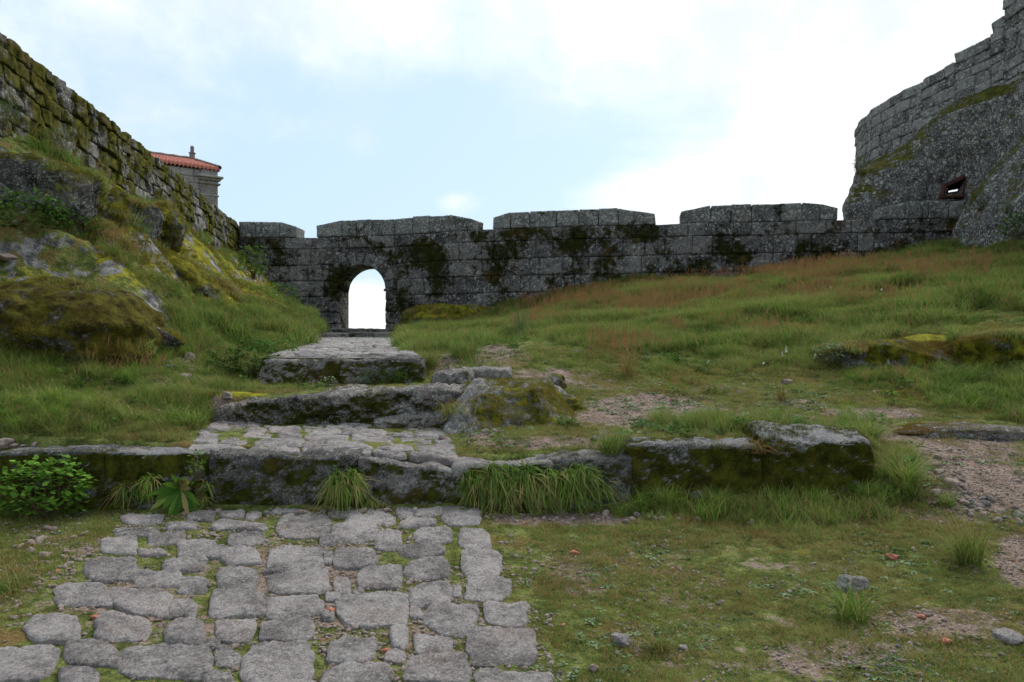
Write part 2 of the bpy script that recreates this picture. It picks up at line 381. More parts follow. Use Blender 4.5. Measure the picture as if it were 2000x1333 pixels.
UPC = [(0, 800, 7.8), (200, 800, 7.9), (330, 805, 8.2), (390, 770, 8.9), (300, 740, 9.3), (0, 700, 9.2), (150, 690, 9.8), (330, 690, 10.6), (400, 712, 10.6), (440, 752, 10.0), (485, 752, 10.4),
       (510, 752, 10.5), (650, 752, 10.5), (825, 755, 10.5), (450, 770, 8.9), (650, 768, 8.9), (830, 768, 8.9),
       (420, 675, 12.5), (560, 680, 14), (585, 670, 17), (450, 660, 14), (530, 650, 18), (600, 640, 25), (640, 645, 27.5),
       (-200, 100, 10.0), (0, 262, 11.6), (130, 322, 13.7), (250, 388, 17), (340, 445, 20.5), (430, 482, 25.5), (460, 507, 28),
       (-150, 500, 9.6), (0, 500, 10.3), (200, 475, 11), (330, 560, 12.5), (250, 440, 13.5), (400, 560, 15), (400, 480, 18), (480, 560, 22), (530, 600, 24), (0, 430, 10.9), (0, 330, 11.3),
       (700, 648, 27.8), (780, 640, 27.5), (830, 630, 27), (900, 616, 26.7), (1000, 592, 26.2), (1270, 551, 25.4), (1560, 521, 24.8), (1870, 480, 24.2),
       (870, 705, 11.5), (880, 722, 10.6), (804, 688, 14), (900, 682, 14), (1000, 682, 13), (1000, 650, 17), (900, 645, 21), (790, 665, 20), (860, 640, 24),
       (1100, 742, 10.3), (1100, 792, 9.3), (1200, 822, 8.4), (960, 850, 7.9), (1100, 868, 7.5), (1300, 802, 9), (1300, 762, 10.5), (1250, 702, 12), (1300, 650, 15), (1300, 602, 19), (1300, 565, 23.5),
       (1450, 862, 7.5), (1500, 802, 9.2), (1500, 752, 10.7), (1500, 702, 12), (1500, 642, 14.5), (1500, 582, 19),
       (1750, 862, 7.9), (1750, 802, 9.3), (1800, 742, 10.7), (1800, 722, 11.1), (1800, 660, 11.8), (1800, 602, 14.5), (1800, 542, 19), (1800, 500, 23.3),
       (2000, 870, 8.0), (2000, 832, 8.6), (2000, 742, 10.3), (2000, 712, 10.9), (2000, 663, 11.5), (2000, 602, 13.5), (2000, 542, 16.5), (2000, 482, 20), (1900, 482, 22.5),
       (2300, 800, 9), (2300, 640, 12), (2400, 560, 15), (2300, 480, 19), (1250, 745, 10.8)]
class RBF:
    def __init__(s, pts, extra=()):
        A = np.array([P(*p) for p in pts] + [list(e) for e in extra]); s.c = A[:, :2]; z = A[:, 2]
        n = len(A); K = np.zeros((n + 3, n + 3)); d = np.linalg.norm(s.c[:, None] - s.c[None], axis=2)
        K[:n, :n] = d + np.eye(n) * 0.0 ; K[:n, n] = 1; K[:n, n + 1:] = s.c; K[n, :n] = 1; K[n + 1:, :n] = s.c.T
        K[:n, :n] -= np.eye(n) * .03
        s.w = np.linalg.solve(K, np.concatenate([z, [0, 0, 0]]))
    def __call__(s, X, Y):
        out = np.zeros(X.shape); n = len(s.c)
        for i in range(0, len(X), 40000):
            q = np.stack([X[i:i + 40000], Y[i:i + 40000]], 1)
            d = np.sqrt(((q[:, None] - s.c[None]) ** 2).sum(2) + 1e-4)
            out[i:i + 40000] = d @ s.w[:n] + s.w[n] + q @ s.w[n + 1:]
        return out
rl = RBF(LOW, [(-3, 0, -1.75), (3, 0, -1.75), (0, 2, -1.7)]); rb = RBF(UPB); rc = RBF(UPC)
WALLX = [(-9.37, 28.3), (-6.97, 28.1), (-5.95, 28.0), (-4.28, 27.75), (-.95, 26.4), (4.78, 25.3), (9.76, 24.6), (13.4, 24.2)]
_wx = np.array([p[0] for p in WALLX]); _wy = np.array([p[1] for p in WALLX])
def leftwall_x(Y): return -7.2 - .132 * (Y - 11.6)
def ramp_edges(Y):
    t = (Y - 10.5) / 15.5; return -3.19 + t * (-5.96 + 3.19), -1.14 + t * (-3.62 + 1.14)
def ramp_z(Y): return np.where(Y < 10.5, 0, (Y - 10.5) / 15.5 * .64)
def hz(X, Y, micro=True):
    X = np.atleast_1d(np.asarray(X, float)); Y = np.atleast_1d(np.asarray(Y, float))
    Xc = np.clip(X, -11, 15); Yc = np.clip(Y, -1, 29)
    a = rl(Xc, np.minimum(Yc, 8.5)); b = rb(Xc, np.clip(Yc, 6.5, 9.2)); c = rc(Xc, np.maximum(Yc, 7.5))
    side = sstep(X, 2.9, 3.7)
    w1 = .09 + side * .9; y1 = 7.16 + side * .3
    t1 = sstep(Y, y1 - w1, y1 + w1)
    cen = sstep(X, -3.5, -3.1) * (1 - sstep(X, -.75, -.3)); w2 = 1.0 - .9 * cen
    y2 = 8.72 - 0 * X
    t2 = sstep(Y, y2 - w2, y2 + w2)
    up = b * (1 - t2) + c * t2
    z = a * (1 - t1) + up * t1
    # ramp bed
    l, r = ramp_edges(Y); inr = sstep(X, l - .12, l + .1) * (1 - sstep(X, r - .1, r + .12)) * (Y > 10.45) * (Y < 27.9)
    z = z * (1 - inr) + np.minimum(z, ramp_z(Y) - .12) * inr
    q = np.stack([X, Y, np.zeros_like(X)], 1)
    if micro:
        # craggy left hand slope
        toe = np.interp(Y, [6, 9.2, 10.5, 14, 18, 25, 28], [-6.2, -5.4, -4.6, -4.9, -5.4, -6.4, -6.8])
        cr = sstep(-X, -(toe - .1), -(toe - 1.0)) * sstep(Y, 8.5, 10) * (1 - sstep(X, 0, .1))
        z = z + cr * (ridged(q, .9, 4, 5) * .26 - .08 + fbm(q, 2.2, 4, .55, 8) * .14)
        pav = ((X > -3.4) & (X < 0.25) & (Y < 6.9)) | ((X > -2.9) & (X < -.4) & (Y > 7.1) & (Y < 8.7))
        amp = np.where(pav, .15, 1.0)
        z = z + amp * (fbm(q, .9, 3, .5, 1) * .05 * sstep(Y, 3, 9) + fbm(q, 3.5, 4, .55, 2) * .028)
        hill = sstep(Y, 10, 14) * (1 - sstep(-X, 2, 4)); z = z + hill * fbm(q, .45, 3, .5, 12) * .14
    z = np.where((np.abs(X + 5.1) < 1.6) & (Y > 26.6), np.minimum(z, .62), z)
    # outside the castle the hilltop falls away
    wy = np.interp(X, _wx, _wy)
    out = np.maximum(np.maximum(Y - wy - 1.4, leftwall_x(Y) - X - 1.2), np.maximum(X - 16, -(Y + 6)))
    out = np.maximum(out, 0)
    z = np.where(Y > wy + 1.0, np.minimum(z, .6 + sstep(X, -3, 10) * 2), z)
    z = z - np.minimum(out * .35 + np.minimum(out, 400) ** 1.35 * .012, 30 + z * .6)
    return z
def hz1(X, Y): return float(hz([X], [Y])[0])
def ground_pt(px, py, d0=None, near=3.5, far=29):
    """the point of the ground seen at a pixel of the photograph"""
    d = np.geomspace(near, far, 700); X = (px - CX) / F * d; Z = (HY - py) / F * d
    g = hz(X, d); k = np.where(g >= Z)[0]
    k = k[0] if len(k) else len(d) - 1
    return np.array([X[k], d[k], g[k]])

# soft ellipses (px, py, rx, ry, amount) of bare gravel, moss and rock on the ground
DIRT = [(1420, 800, 300, 26, .50), (1600, 770, 200, 14, .5), (1180, 750, 160, 14, .55), (1700, 830, 60, 10, .6), (1290, 795, 150, 26, 1), (1200, 815, 90, 30, .9), (1230, 850, 160, 16, .6), (1060, 865, 180, 16, .8), (930, 845, 50, 22, .8), (960, 700, 75, 30, .9), (1060, 735, 110, 22, .8), (880, 712, 40, 24, .9),
        (1120, 1014, 160, 14, 1), (1180, 1085, 90, 16, .5), (1130, 1120, 60, 30, .7), (1150, 1150, 60, 18, .6), (1850, 1220, 240, 50, .52), (1500, 1215, 220, 24, .45), (1350, 1180, 120, 20, .42), (1700, 1300, 260, 24, .45), (1230, 1270, 120, 50, .5),
        (1900, 890, 170, 55, 1), (1930, 960, 120, 60, 1), (1800, 850, 120, 16, .9), (1700, 808, 130, 14, .9), (1560, 790, 70, 18, .7), (1990, 1090, 60, 60, .8), (1880, 1000, 80, 26, .8),
        (180, 1075, 110, 28, .6), (100, 1040, 80, 20, .5), (20, 885, 60, 12, .9), (345, 725, 55, 35, .6), (435, 790, 40, 30, .8), (640, 757, 200, 10, .5), (400, 880, 60, 8, .5), (1420, 760, 120, 14, .5), (1600, 1010, 60, 10, .2), (560, 1170, 520, 180, .55), (1400, 1120, 500, 60, .38), (1500, 1290, 500, 60, .5)]
MOSS = [(1750, 670, 150, 26, .9), (1960, 665, 90, 32, .9), (950, 630, 110, 14, .8), (470, 768, 60, 9, .8), (1330, 735, 90, 10, .4), (1780, 770, 130, 24, .5), (1560, 1085, 120, 20, .4), (330, 490, 150, 70, .8), (470, 540, 80, 60, .85), (300, 545, 100, 40, .4), (60, 560, 90, 50, .5), (1600, 840, 80, 14, .5), (560, 1020, 600, 40, .25), (700, 1200, 400, 100, .3)]
def field(px, py, L):
    s = np.zeros(px.shape)
    for x, y, rx, ry, a in L:
        s = np.maximum(s, a * np.exp(-((((px - x) / rx) ** 2 + ((py - y) / ry) ** 2)) ** 1.5 * .8))
    return s
ys = [-8.0]
while ys[-1] < 2.6: ys.append(ys[-1] + .35)
ys = ys + list(np.geomspace(3.0, 30.5, 560)) + list(30.5 + np.geomspace(.4, 3500, 34)); ys = [-3500, -900, -250, -80, -30, -15] + ys
xs = np.concatenate([-np.geomspace(3500, 1.0, 22) - 13, np.linspace(-13, -9.5, 26)[1:], np.linspace(-9.5, 6, 330)[1:], np.linspace(6, 16, 120)[1:], 16 + np.geomspace(1, 3500, 22)])
ys = np.array(ys); GX, GY = np.meshgrid(xs, ys); gx, gy = GX.ravel(), GY.ravel()
gz = hz(gx, gy)
yy = np.where(gy > 2, gy, 1e3); ppx, ppy = CX + F * gx / yy, HY - F * gz / yy
nx_, ny_ = len(xs), len(ys); ii = np.arange(ny_ - 1)[:, None] * nx_ + np.arange(nx_ - 1)[None]
GF = np.stack([ii, ii + 1, ii + 1 + nx_, ii + nx_], -1).reshape(-1, 4)
GV = np.stack([gx, gy, gz], 1); GN = normals_of(GV, GF)
lslope = (gx < -4.2) & (gy > 9) & (gy < 30)
gA = {'dirt': field(ppx, ppy, DIRT), 'moss': field(ppx, ppy, MOSS) + lslope * .12,
      'rock': np.where(lslope, sstep(1 - GN[:, 2], .15, .42) * .72, 0) + np.where(gy > 33, .1, 0)}
gA['tint'] = np.full(len(gx), .5)
tag(mkmesh('ground', GV, GF, M['ground'], attrs=gA, origin=np.zeros(3)), kind='structure')
# ---------------------------------------------------------------- stone walls
class Path:
    def __init__(s, pts):
        s.p = np.array(pts, float); d = np.linalg.norm(np.diff(s.p, axis=0), axis=1); s.s = np.concatenate([[0], np.cumsum(d)]); s.L = s.s[-1]
    def at(s, t): return np.stack([np.interp(t, s.s, s.p[:, 0]), np.interp(t, s.s, s.p[:, 1])], -1)
    def nrm(s, t):
        a = s.at(np.asarray(t) - .25); b = s.at(np.asarray(t) + .25)
        lo = np.asarray(t) < .25; hi = np.asarray(t) > s.L - .25
        a = np.where(lo[..., None], s.at(np.zeros_like(t)), a); b = np.where(hi[..., None], s.at(np.full_like(t, s.L)), b)
        d = b - a; d /= np.maximum(np.linalg.norm(d, axis=-1, keepdims=True), 1e-9); return np.stack([d[..., 1], -d[..., 0]], -1)
    def near(s, X, Y):
        t = np.linspace(0, s.L, 2000); q = s.at(t); return t[np.argmin((q[:, 0] - X) ** 2 + (q[:, 1] - Y) ** 2)]
def wall_block(mb, path, s0, s1, z0, z1, z0b, z1b, rs, front=0.0, depth=.35, n=(10, 3, 7), rad=.035, amp=.022, tint=None, wob=.01, jit=.012):
    """one ashlar along a wall path: z0/z1 at s0 and z0b/z1b at s1; outward normal on the viewer's side"""
    g = .003
    size = (max(s1 - s0 - 2 * g, .05), depth, max(((z1 - z0) + (z1b - z0b)) / 2 - 2 * g, .05))
    V, Fq = rblock(size, rad, n)
    u = V[:, 0] / size[0] + .5; v = V[:, 2] / size[2] + .5
    ss = s0 + g + u * size[0]
    ss = ss + (v - .5) * rs.normal() * wob * 2
    zz = (z0 + (z0b - z0) * u) * (1 - v) + (z1 + (z1b - z1) * u) * v + (v > .5) * -g + (v <= .5) * g
    off = front + rs.normal() * jit + (.5 - V[:, 1] / size[1] - .5) * 0
    fr = -V[:, 1] - depth / 2            # 0 at the face, -depth at the back
    P2 = path.at(ss); N2 = path.nrm(ss)
    q = np.stack([ss * 1.0, V[:, 1], zz], 1)
    bulge = fbm(q + rs.uniform(0, 50), 2.2, 4, .6) * amp * 1.6 + fbm(q, 9, 2, .5) * amp * .4
    o = off + fr + bulge
    W3 = np.stack([P2[:, 0] + N2[:, 0] * o, P2[:, 1] + N2[:, 1] * o, zz + fbm(q + 9, 3, 2) * .010], 1)
    mb.add(W3, Fq, rs.uniform(0, 1) if tint is None else tint)
def coursed(mb, path, sa, sb, zb, zt, course, bw, rs, skip=None, **k):
    """fills a stretch of wall between the height functions zb(s), zt(s) with courses of stones"""
    H = max(zt((sa + sb) / 2) - zb((sa + sb) / 2), .1); n = max(1, int(round(H / course)))
    fr = np.cumsum(np.concatenate([[0], rs.uniform(.8, 1.2, n)])); fr /= fr[-1]
    for i in range(n):
        s = sa
        while s < sb - 1e-6:
            wd = rs.uniform(*bw); e = s + wd
            if sb - e < bw[0] * .7: e = sb
            def Z(f, t): return zb(t) + (zt(t) - zb(t)) * f
            if not (skip and skip(s, e, Z(fr[i], s), Z(fr[i + 1], s))):
                wall_block(mb, path, s, e, Z(fr[i], s), Z(fr[i + 1], s), Z(fr[i], e), Z(fr[i + 1], e), rs, **k)
            s = e
def core(mb, path, sa, sb, zb, zt, front, thick, n=40):
    """solid core behind the face stones"""
    t = np.linspace(sa, sb, n); p = path.at(t); q = path.nrm(t)
    zb_ = np.array([zb(x) for x in t]); zt_ = np.array([zt(x) for x in t])
    f = p + q * front; b = p + q * (front - thick)
    V = np.concatenate([np.c_[f, zb_], np.c_[f, zt_], np.c_[b, zt_], np.c_[b, zb_]]); Fq = []
    for i in range(n - 1):
        for k in range(4):
            a, c = k * n, ((k + 1) % 4) * n; Fq.append((a + i, a + i + 1, c + i + 1, c + i))
    Fq.append((0, n, 2 * n, 3 * n)); Fq.append((n - 1, 4 * n - 1, 3 * n - 1, 2 * n - 1))
    mb.add(V, np.array(Fq), .2)

# ---- the gate wall
rs = np.random.RandomState(3)
gp = Path(WALLX)
def s_at_px(px, path=gp):
    t = np.linspace(0, path.L, 4000); q = path.at(t); return float(t[np.argmin(np.abs(CX + F * q[:, 0] / q[:, 1] - px))])
SILL, TOP = 4.11, 4.67
root = empty('castle_wall', (1.8, 25.9, 1.2))
tag(root, 'dark lichen-covered granite castle wall with battlements and an arched gateway, across the slope', 'castle wall')
sJl, sJr = s_at_px(657), s_at_px(753); zth, zsp, zap = .99, 2.31, 3.14
sc_, hw = (sJl + sJr) / 2, (sJr - sJl) / 2; rise = zap - zsp
sEnd = s_at_px(1885)
wall = MB(); RING = .42
def zlow(s):
    p = gp.at(s); return hz1(p[0], p[1] - .1) - .5
zc = {}
def zground(s):
    k = round(s, 1)
    if k not in zc: zc[k] = min(zlow(k), .9)
    return zc[k]
def archskip(s, e, z0, z1):
    m = (z0 + z1) / 2
    if m < zsp: lim = hw + .30
    elif m < zap + RING: lim = (hw + RING) * math.sqrt(max(0, 1 - ((m - zsp) / (rise + RING)) ** 2))
    else: return False
    return not (e <= sc_ - lim + .02 or s >= sc_ + lim - .02)
# courses: fixed levels below the sill so that bed joints run on, stones split at the arch
lev = [4.11, 3.72, 3.14 + .02, 2.62, 2.08, 1.55, 1.0, .45, -.1, -.6]
for i in range(len(lev) - 1):
    z1, z0 = lev[i], lev[i + 1]; m = (z0 + z1) / 2
    if m < zsp: lim = hw + .30
    elif m < zap + RING: lim = (hw + RING) * math.sqrt(max(0, 1 - ((m - zsp) / (rise + RING)) ** 2))
    else: lim = -1
    spans = [(0, sc_ - lim), (sc_ + lim, sEnd)] if lim > 0 else [(0, sEnd)]
    for sa, sb in spans:
        s = sa
        while s < sb - 1e-6:
            e = s + rs.choice([rs.uniform(.45, .75), rs.uniform(.8, 1.35)])
            if sb - e < .35: e = sb
            if zground(s) - .6 < z1:
                tl = .012 * math.sin(s * 1.7 + i); tr = .012 * math.sin(e * 1.7 + i)
                wall_block(wall, gp, s, e, z0 + tl, z1 + tl, z0 + tr, z1 + tr, rs, n=(16, 3, 9), depth=.3, amp=.036, jit=.010, rad=.014)
            s = e
# core with the vault
def corebox(sa, sb, za, zb_): core(wall, gp, sa, sb, lambda s: za, lambda s: zb_, -.05, 1.25, 12)
corebox(.0, sc_ - hw, -.8, SILL - .015); corebox(sc_ + hw, sEnd, -.8, SILL - .015)
for k in range(16):                       # thin vertical slices above the arch
    a0, a1 = -hw + 2 * hw * k / 16, -hw + 2 * hw * (k + 1) / 16
    f = lambda a: zsp + rise * math.sqrt(max(0, 1 - (a / hw) ** 2))
    core(wall, gp, sc_ + a0, sc_ + a1, lambda s: f(min(max(s - sc_, -hw), hw)), lambda s: SILL - .015, -.05, 1.25, 3)
wall.build('wall_face', M['ashlar'], root)
# arch ring and jambs
arch = MB(); nv = 11
for k in range(nv):
    a0, a1 = math.pi * k / nv, math.pi * (k + 1) / nv
    V, Fq = rblock((1, .42, 1), .04, (7, 4, 7)); V = V * np.array([.985, 1, .985])
    a = a0 + (V[:, 0] + .5) * (a1 - a0); r = (V[:, 2] + .5) * RING
    ex = -(hw - .01 + r) * np.cos(a); ez = zsp + (rise - .01 + r) * np.sin(a)
    ss = sc_ + ex; p = gp.at(ss); q = gp.nrm(ss)
    o = -V[:, 1] - .21 + .035 + fbm(np.stack([ss, V[:, 1], ez], 1), 3, 3) * .02
    arch.add(np.stack([p[:, 0] + q[:, 0] * o, p[:, 1] + q[:, 1] * o, ez], 1), Fq, rs.uniform(0, 1))
arch.build('gate_arch', M['ashlar'], root)
jamb = MB()
for side in (-1, 1):
    z = zth - .2
    for k in range(4):
        h = (zsp - zth + .2) / 4; wd = .31 if k % 2 else .30
        a, b = (sc_ - hw - wd + .01, sc_ - hw + .015) if side < 0 else (sc_ + hw - .015, sc_ + hw + wd - .01)
        wall_block(jamb, gp, a, b, z, z + h, z, z + h, rs, front=.03, depth=.45, n=(6, 6, 8)); z += h
    a, b = (sc_ - hw - .3, sc_ - hw + .05) if side < 0 else (sc_ + hw - .06, sc_ + hw + .3)
    wall_block(jamb, gp, a, b, zsp - .07, zsp + .03, zsp - .07, zsp + .03, rs, front=.04, depth=.30, n=(8, 6, 4), rad=.02)
jamb.build('gate_jamb', M['ashlar'], root)
# merlons with dropped ends, one part each
for x0, x1, zt in ((440, 578, 4.70), (617, 922, 4.68), (962, 1280, 4.67), (1330, 1637, 4.66), (1716, 1885, 4.64)):
    a, b = s_at_px(x0), s_at_px(x1); mb = MB()
    def tz(s): return zt - .17 * (1 - sstep(np.array(s - a), 0, .7)) * (x0 > 500) - .20 * sstep(np.array(s - b), -.75, 0) * (x1 < 1800)
    s = a
    while s < b - 1e-6:
        e = s + rs.uniform(.5, .95)
        if b - e < .4: e = b
        z0 = SILL + .003; j = rs.normal() * .012
        wall_block(mb, gp, s, e, z0, float(tz(s)) + j, z0, float(tz(e)) + j, rs, front=-.03, depth=.9, n=(16, 8, 8), rad=.03, amp=.035)
        s = e
    mb.build('merlon', M['merlon'], root)

# ---- threshold steps in front of the gate
def blockrow(name, label, cat, px0, px1, d, ztop, h, depth, mat, n=1, seed=1, group=None, par=None):
    mb = MB(); r = np.random.RandomState(seed); X0, X1 = (px0 - CX) / F * d, (px1 - CX) / F * d
    cut = [X0] + sorted(X0 + (X1 - X0) * (np.arange(1, n) / n + r.uniform(-.1, .1, n - 1) / n)) + [X1]
    for a, b in zip(cut[:-1], cut[1:]):
        V, Fq = rblock((b - a, depth, h), .05, (18, 8, 8)); V = V + np.array([(a + b) / 2, d + depth / 2, ztop - h / 2 + r.normal() * .01])
        mb.add(roughen(V, Fq, .05, 1.8, 4, seed), Fq, r.uniform())
    o = mb.build(name, mat)
    return tag(o, label, cat, group)
blockrow('stone_step', 'low mossy stone step just before the gateway, at the far end of the path', 'step', 628, 778, 26.0, .82, .4, .9, M['ledge'], 3, 4)
blockrow('door_sill', 'thin grey stone threshold lying inside the arched gateway', 'threshold', 640, 775, 27.2, 1.0, .35, 2.6, M['ledge'], 3, 9)

# ---- the wall on the left
lp = Path([(-9.55, 29.3), (-9.37, 28.0), (leftwall_x(20), 20), (-7.2, 11.6), (-6.85, 9.0), (-6.6, 6.0)])
# the outward side of this path (towards the castle yard) is on its left going nearer, so mirror the sign
lp.nrm_ = lp.nrm
lp.nrm = lambda t: -lp.nrm_(t)
lw = MB(); rs2 = np.random.RandomState(11)
ltop = lambda s: 4.63 - .0 * s
levs = [2.3, 2.85, 3.15, 3.42, 3.68, 3.95, 4.18, 4.41, 4.63]
for i in range(len(levs) - 1):
    s = 0
    while s < lp.L - 1e-6:
        e = s + rs2.uniform(.25, .70)
        if lp.L - e < .3: e = lp.L
        j = rs2.normal() * .015 if i == len(levs) - 2 else 0
        jj = rs2.normal() * .02
        wall_block(lw, lp, s, e, levs[i] + jj * (i > 0), levs[i + 1] + j, levs[i] + jj * (i > 0), levs[i + 1] + j + rs2.normal() * .012 * (i == len(levs) - 2), rs2, depth=.9 if i == len(levs) - 2 else .4,
                   n=(12, 5 if i == len(levs) - 2 else 2, 8), rad=.024, amp=.055, jit=.012, wob=.05)
        s = e
V0 = lw.n
core(lw, lp, 0, lp.L, lambda s: 1.6, lambda s: 4.5, -.08, .85, 60)
lwo = lw.build('castle_wall', M['rubble'])
tag(lwo, 'mossy yellow-green granite curtain wall running up the left side of the photo', 'castle wall')

# ---- the cliff on the right with the curtain wall on top
def loft(name, levels, mat, n=150, m=90, amp=.25, seed=1, parent=None, fine=.04, post=None):
    zs = [l[0] for l in levels]; outl = []
    for z, pts in levels:
        p = np.array(pts + [pts[0]], float); outl.append(p)
    # resample by vertex index so that matching corners stay matched
    res = []
    for p in outl:
        t = np.linspace(0, len(p) - 1, n, endpoint=False); i = np.floor(t).astype(int); f = (t - i)[:, None]
        def g(k): return p[:-1][np.mod(k, len(p) - 1)]
        a, b, c, d = g(i - 1), g(i), g(i + 1), g(i + 2)
        cr = .5 * ((2 * b) + (-a + c) * f + (2 * a - 5 * b + 4 * c - d) * f ** 2 + (-a + 3 * b - 3 * c + d) * f ** 3)
        res.append(cr)
    zz = np.linspace(zs[0], zs[-1], m); R = np.array(res)
    rows = [np.stack([np.array([np.interp(z, zs, R[:, k, c]) for k in range(n)]) for c in (0, 1)] + [np.full(n, z)], 1) for z in zz]
    V = np.concatenate(rows); k = np.arange(n); Fq = []
    for r in range(m - 1):
        a = r * n + k; b = r * n + (k + 1) % n; Fq.append(np.stack([a, b, b + n, a + n], 1))
    Fq = np.concatenate(Fq)
    cb, ct = V[:n].mean(0), V[-n:].mean(0)
    # caps: rings to the centre
    Vs = [V]; base = len(V); Fs = [Fq]
    for ring, c, flip in ((np.arange(n), cb, 1), (np.arange(n) + (m - 1) * n, ct, 0)):
        prev = ring; steps = 12
        for q in range(1, steps + 1):
            f = q / steps * .98; W_ = V[ring] * (1 - f) + c * f; Vs.append(W_); cur = base + k; base += n
            a, b = prev, np.roll(prev, -1); c2, d2 = np.roll(cur, -1), cur
            Fs.append(np.stack([b, a, d2, c2], 1) if flip else np.stack([a, b, c2, d2], 1)); prev = cur
    V = np.concatenate(Vs); Fq = np.concatenate(Fs)
    # orient outwards
    N = normals_of(V, Fq)
    if ((V - V.mean(0)) * N).sum() < 0: Fq = Fq[:, ::-1].copy(); N = -N
    V = V + N * (fbm(V, .55, 3, .5, seed)[:, None] * amp + ridged(V, .9, 3, seed + 4)[:, None] * amp * .45)
    V = roughen(V, Fq, fine, 3.5, 4, seed + 2)
    if post is not None: V = post(V)
    return V, Fq
LA = [(0.5, [(14.5, 34), (12.6, 30.5), (10.6, 26.6), (10.9, 25.5), (12.1, 25.2), (13.1, 24.9), (13.5, 23.7), (13.6, 22.3), (13.6, 19.5), (17, 19), (19, 34)]),
      (4.8, [(14.5, 34), (12.7, 30.5), (10.65, 26.4), (10.95, 25.4), (12.1, 25.1), (13.1, 24.8), (13.4, 23.6), (13.6, 22.2), (13.6, 19.5), (17, 19), (19, 34)]),
      (5.8, [(14.5, 34), (12.9, 30.5), (11.05, 26.7), (11.35, 25.7), (12.2, 25.0), (13.0, 24.5), (13.35, 23.5), (13.6, 22.1), (13.7, 19.5), (17, 19), (19, 34)]),
      (6.5, [(14.5, 34), (13.2, 31), (12.1, 28.4), (12.2, 26.6), (12.35, 25.2), (12.95, 24.5), (13.35, 23.4), (13.6, 22.0), (13.8, 19.5), (17, 19), (19, 34)]),
      (7.15, [(15.0, 34), (14.2, 31), (13.4, 28.4), (13.2, 27.0), (12.75, 25.2), (12.95, 24.5), (13.35, 23.4), (13.6, 22.0), (13.8, 19.5), (17, 19), (19, 34)]),
      (7.6, [(15.6, 33), (15.0, 30), (14.3, 28.2), (13.9, 27.0), (13.25, 25.6), (13.25, 24.9), (13.65, 23.5), (13.9, 22.3), (14.3, 19.5), (17, 19), (18, 33)])]
V, Fq = loft('cliff', LA, M['cliff'], n=420, m=150, amp=.22, seed=21, fine=.07)
cliff = tag(mkmesh('rock_cliff', V, Fq, M['cliff']), 'tall dark lichened granite cliff carrying the curved wall at the right edge of the photo', 'rock cliff')
# the slanting gap between the rocks through which the sky shows: a real tunnel cut along the slope of the crevice
d0, d1 = 21.5, 40.0
ring = [(1850, 378), (1862, 374), (1876, 357), (1864, 359)]
ring = [(1846, 380), (1872, 376), (1881, 354), (1856, 361)]
a = [P(x, y, 24.0) for x, y in ring]; ctr = np.mean(a, 0); dr = ctr / np.linalg.norm(ctr)
V = np.array([p - dr * 3 for p in a] + [p + dr * 17 for p in a]); Fc = [(0, 1, 2, 3), (7, 6, 5, 4), (0, 4, 5, 1), (1, 5, 6, 2), (2, 6, 7, 3), (3, 7, 4, 0)]
cut = mkmesh('cutter', V, Fc, None, smooth=False, origin=np.zeros(3))
md = cliff.modifiers.new('gap', 'BOOLEAN'); md.operation = 'DIFFERENCE'; md.object = cut; md.solver = 'EXACT'
dg = bpy.context.evaluated_depsgraph_get(); me = bpy.data.meshes.new_from_object(cliff.evaluated_get(dg)); cliff.modifiers.clear(); cliff.data = me; me.name = 'rock_cliff'
bpy.data.objects.remove(cut, do_unlink=True)
# rusty stones framing the gap
mb = MB()
def bar(mb, p0, p1, wd, dp, tint=.5, seed=0):
    p0, p1 = np.array(p0), np.array(p1); L = np.linalg.norm(p1 - p0); x = (p1 - p0) / L; yv = np.array([.45, .89, 0]); zv = np.cross(x, yv); zv /= np.linalg.norm(zv); yv = np.cross(zv, x)
    V, Fq = rblock((L, dp, wd), .03, (12, 5, 5)); V = V[:, :1] * x + V[:, 1:2] * yv + V[:, 2:] * zv + (p0 + p1) / 2
    mb.add(roughen(V, Fq, .03, 3, 3, seed), Fq, tint)
for k, (x0, y0, x1, y1, wd) in enumerate([(1842, 366, 1888, 345, .12), (1836, 386, 1882, 385, .09), (1887, 347, 1880, 386, .08), (1846, 364, 1839, 386, .10)]):
    bar(mb, P(x0, y0, 24.35), P(x1, y1, 24.35), wd, .25, seed=k)
tag(mb.build('rock_opening', M['redstone']), 'rusty red stone frame around the small slanted gap of sky low in the right-hand cliff', 'opening')

LB = [(1.8, [(12.75, 23.9), (12.25, 22.8), (12.25, 21), (12.1, 18.5), (12.2, 15), (15.5, 15), (16, 24), (13.9, 24.4)]),
      (3.6, [(12.85, 23.8), (12.45, 22.6), (12.45, 21), (12.3, 18.5), (12.4, 15), (15.5, 15), (16, 24), (13.9, 24.3)]),
      (4.5, [(13.1, 23.6), (12.75, 22.4), (12.7, 21), (12.6, 18.5), (12.7, 15), (15.5, 15), (16, 24), (14.0, 24.1)]),
      (5.3, [(13.5, 23.0), (13.2, 22.0), (12.95, 21), (12.85, 18.5), (13.0, 15), (15.3, 15), (15.6, 23.5), (14.2, 23.6)]),
      (6.0, [(13.7, 22.2), (13.5, 21.4), (13.3, 20.6), (13.2, 18.5), (13.4, 15.4), (15.1, 15.5), (15.2, 22.5), (14.3, 22.8)])]
V, Fq = loft('rock', LB, M['cliff'], n=320, m=110, amp=.18, seed=33, fine=.06)
tag(mkmesh('rock_outcrop', V, Fq, M['cliff']), 'grey rock outcrop in front of the right-hand cliff, cut by the right edge', 'rock')

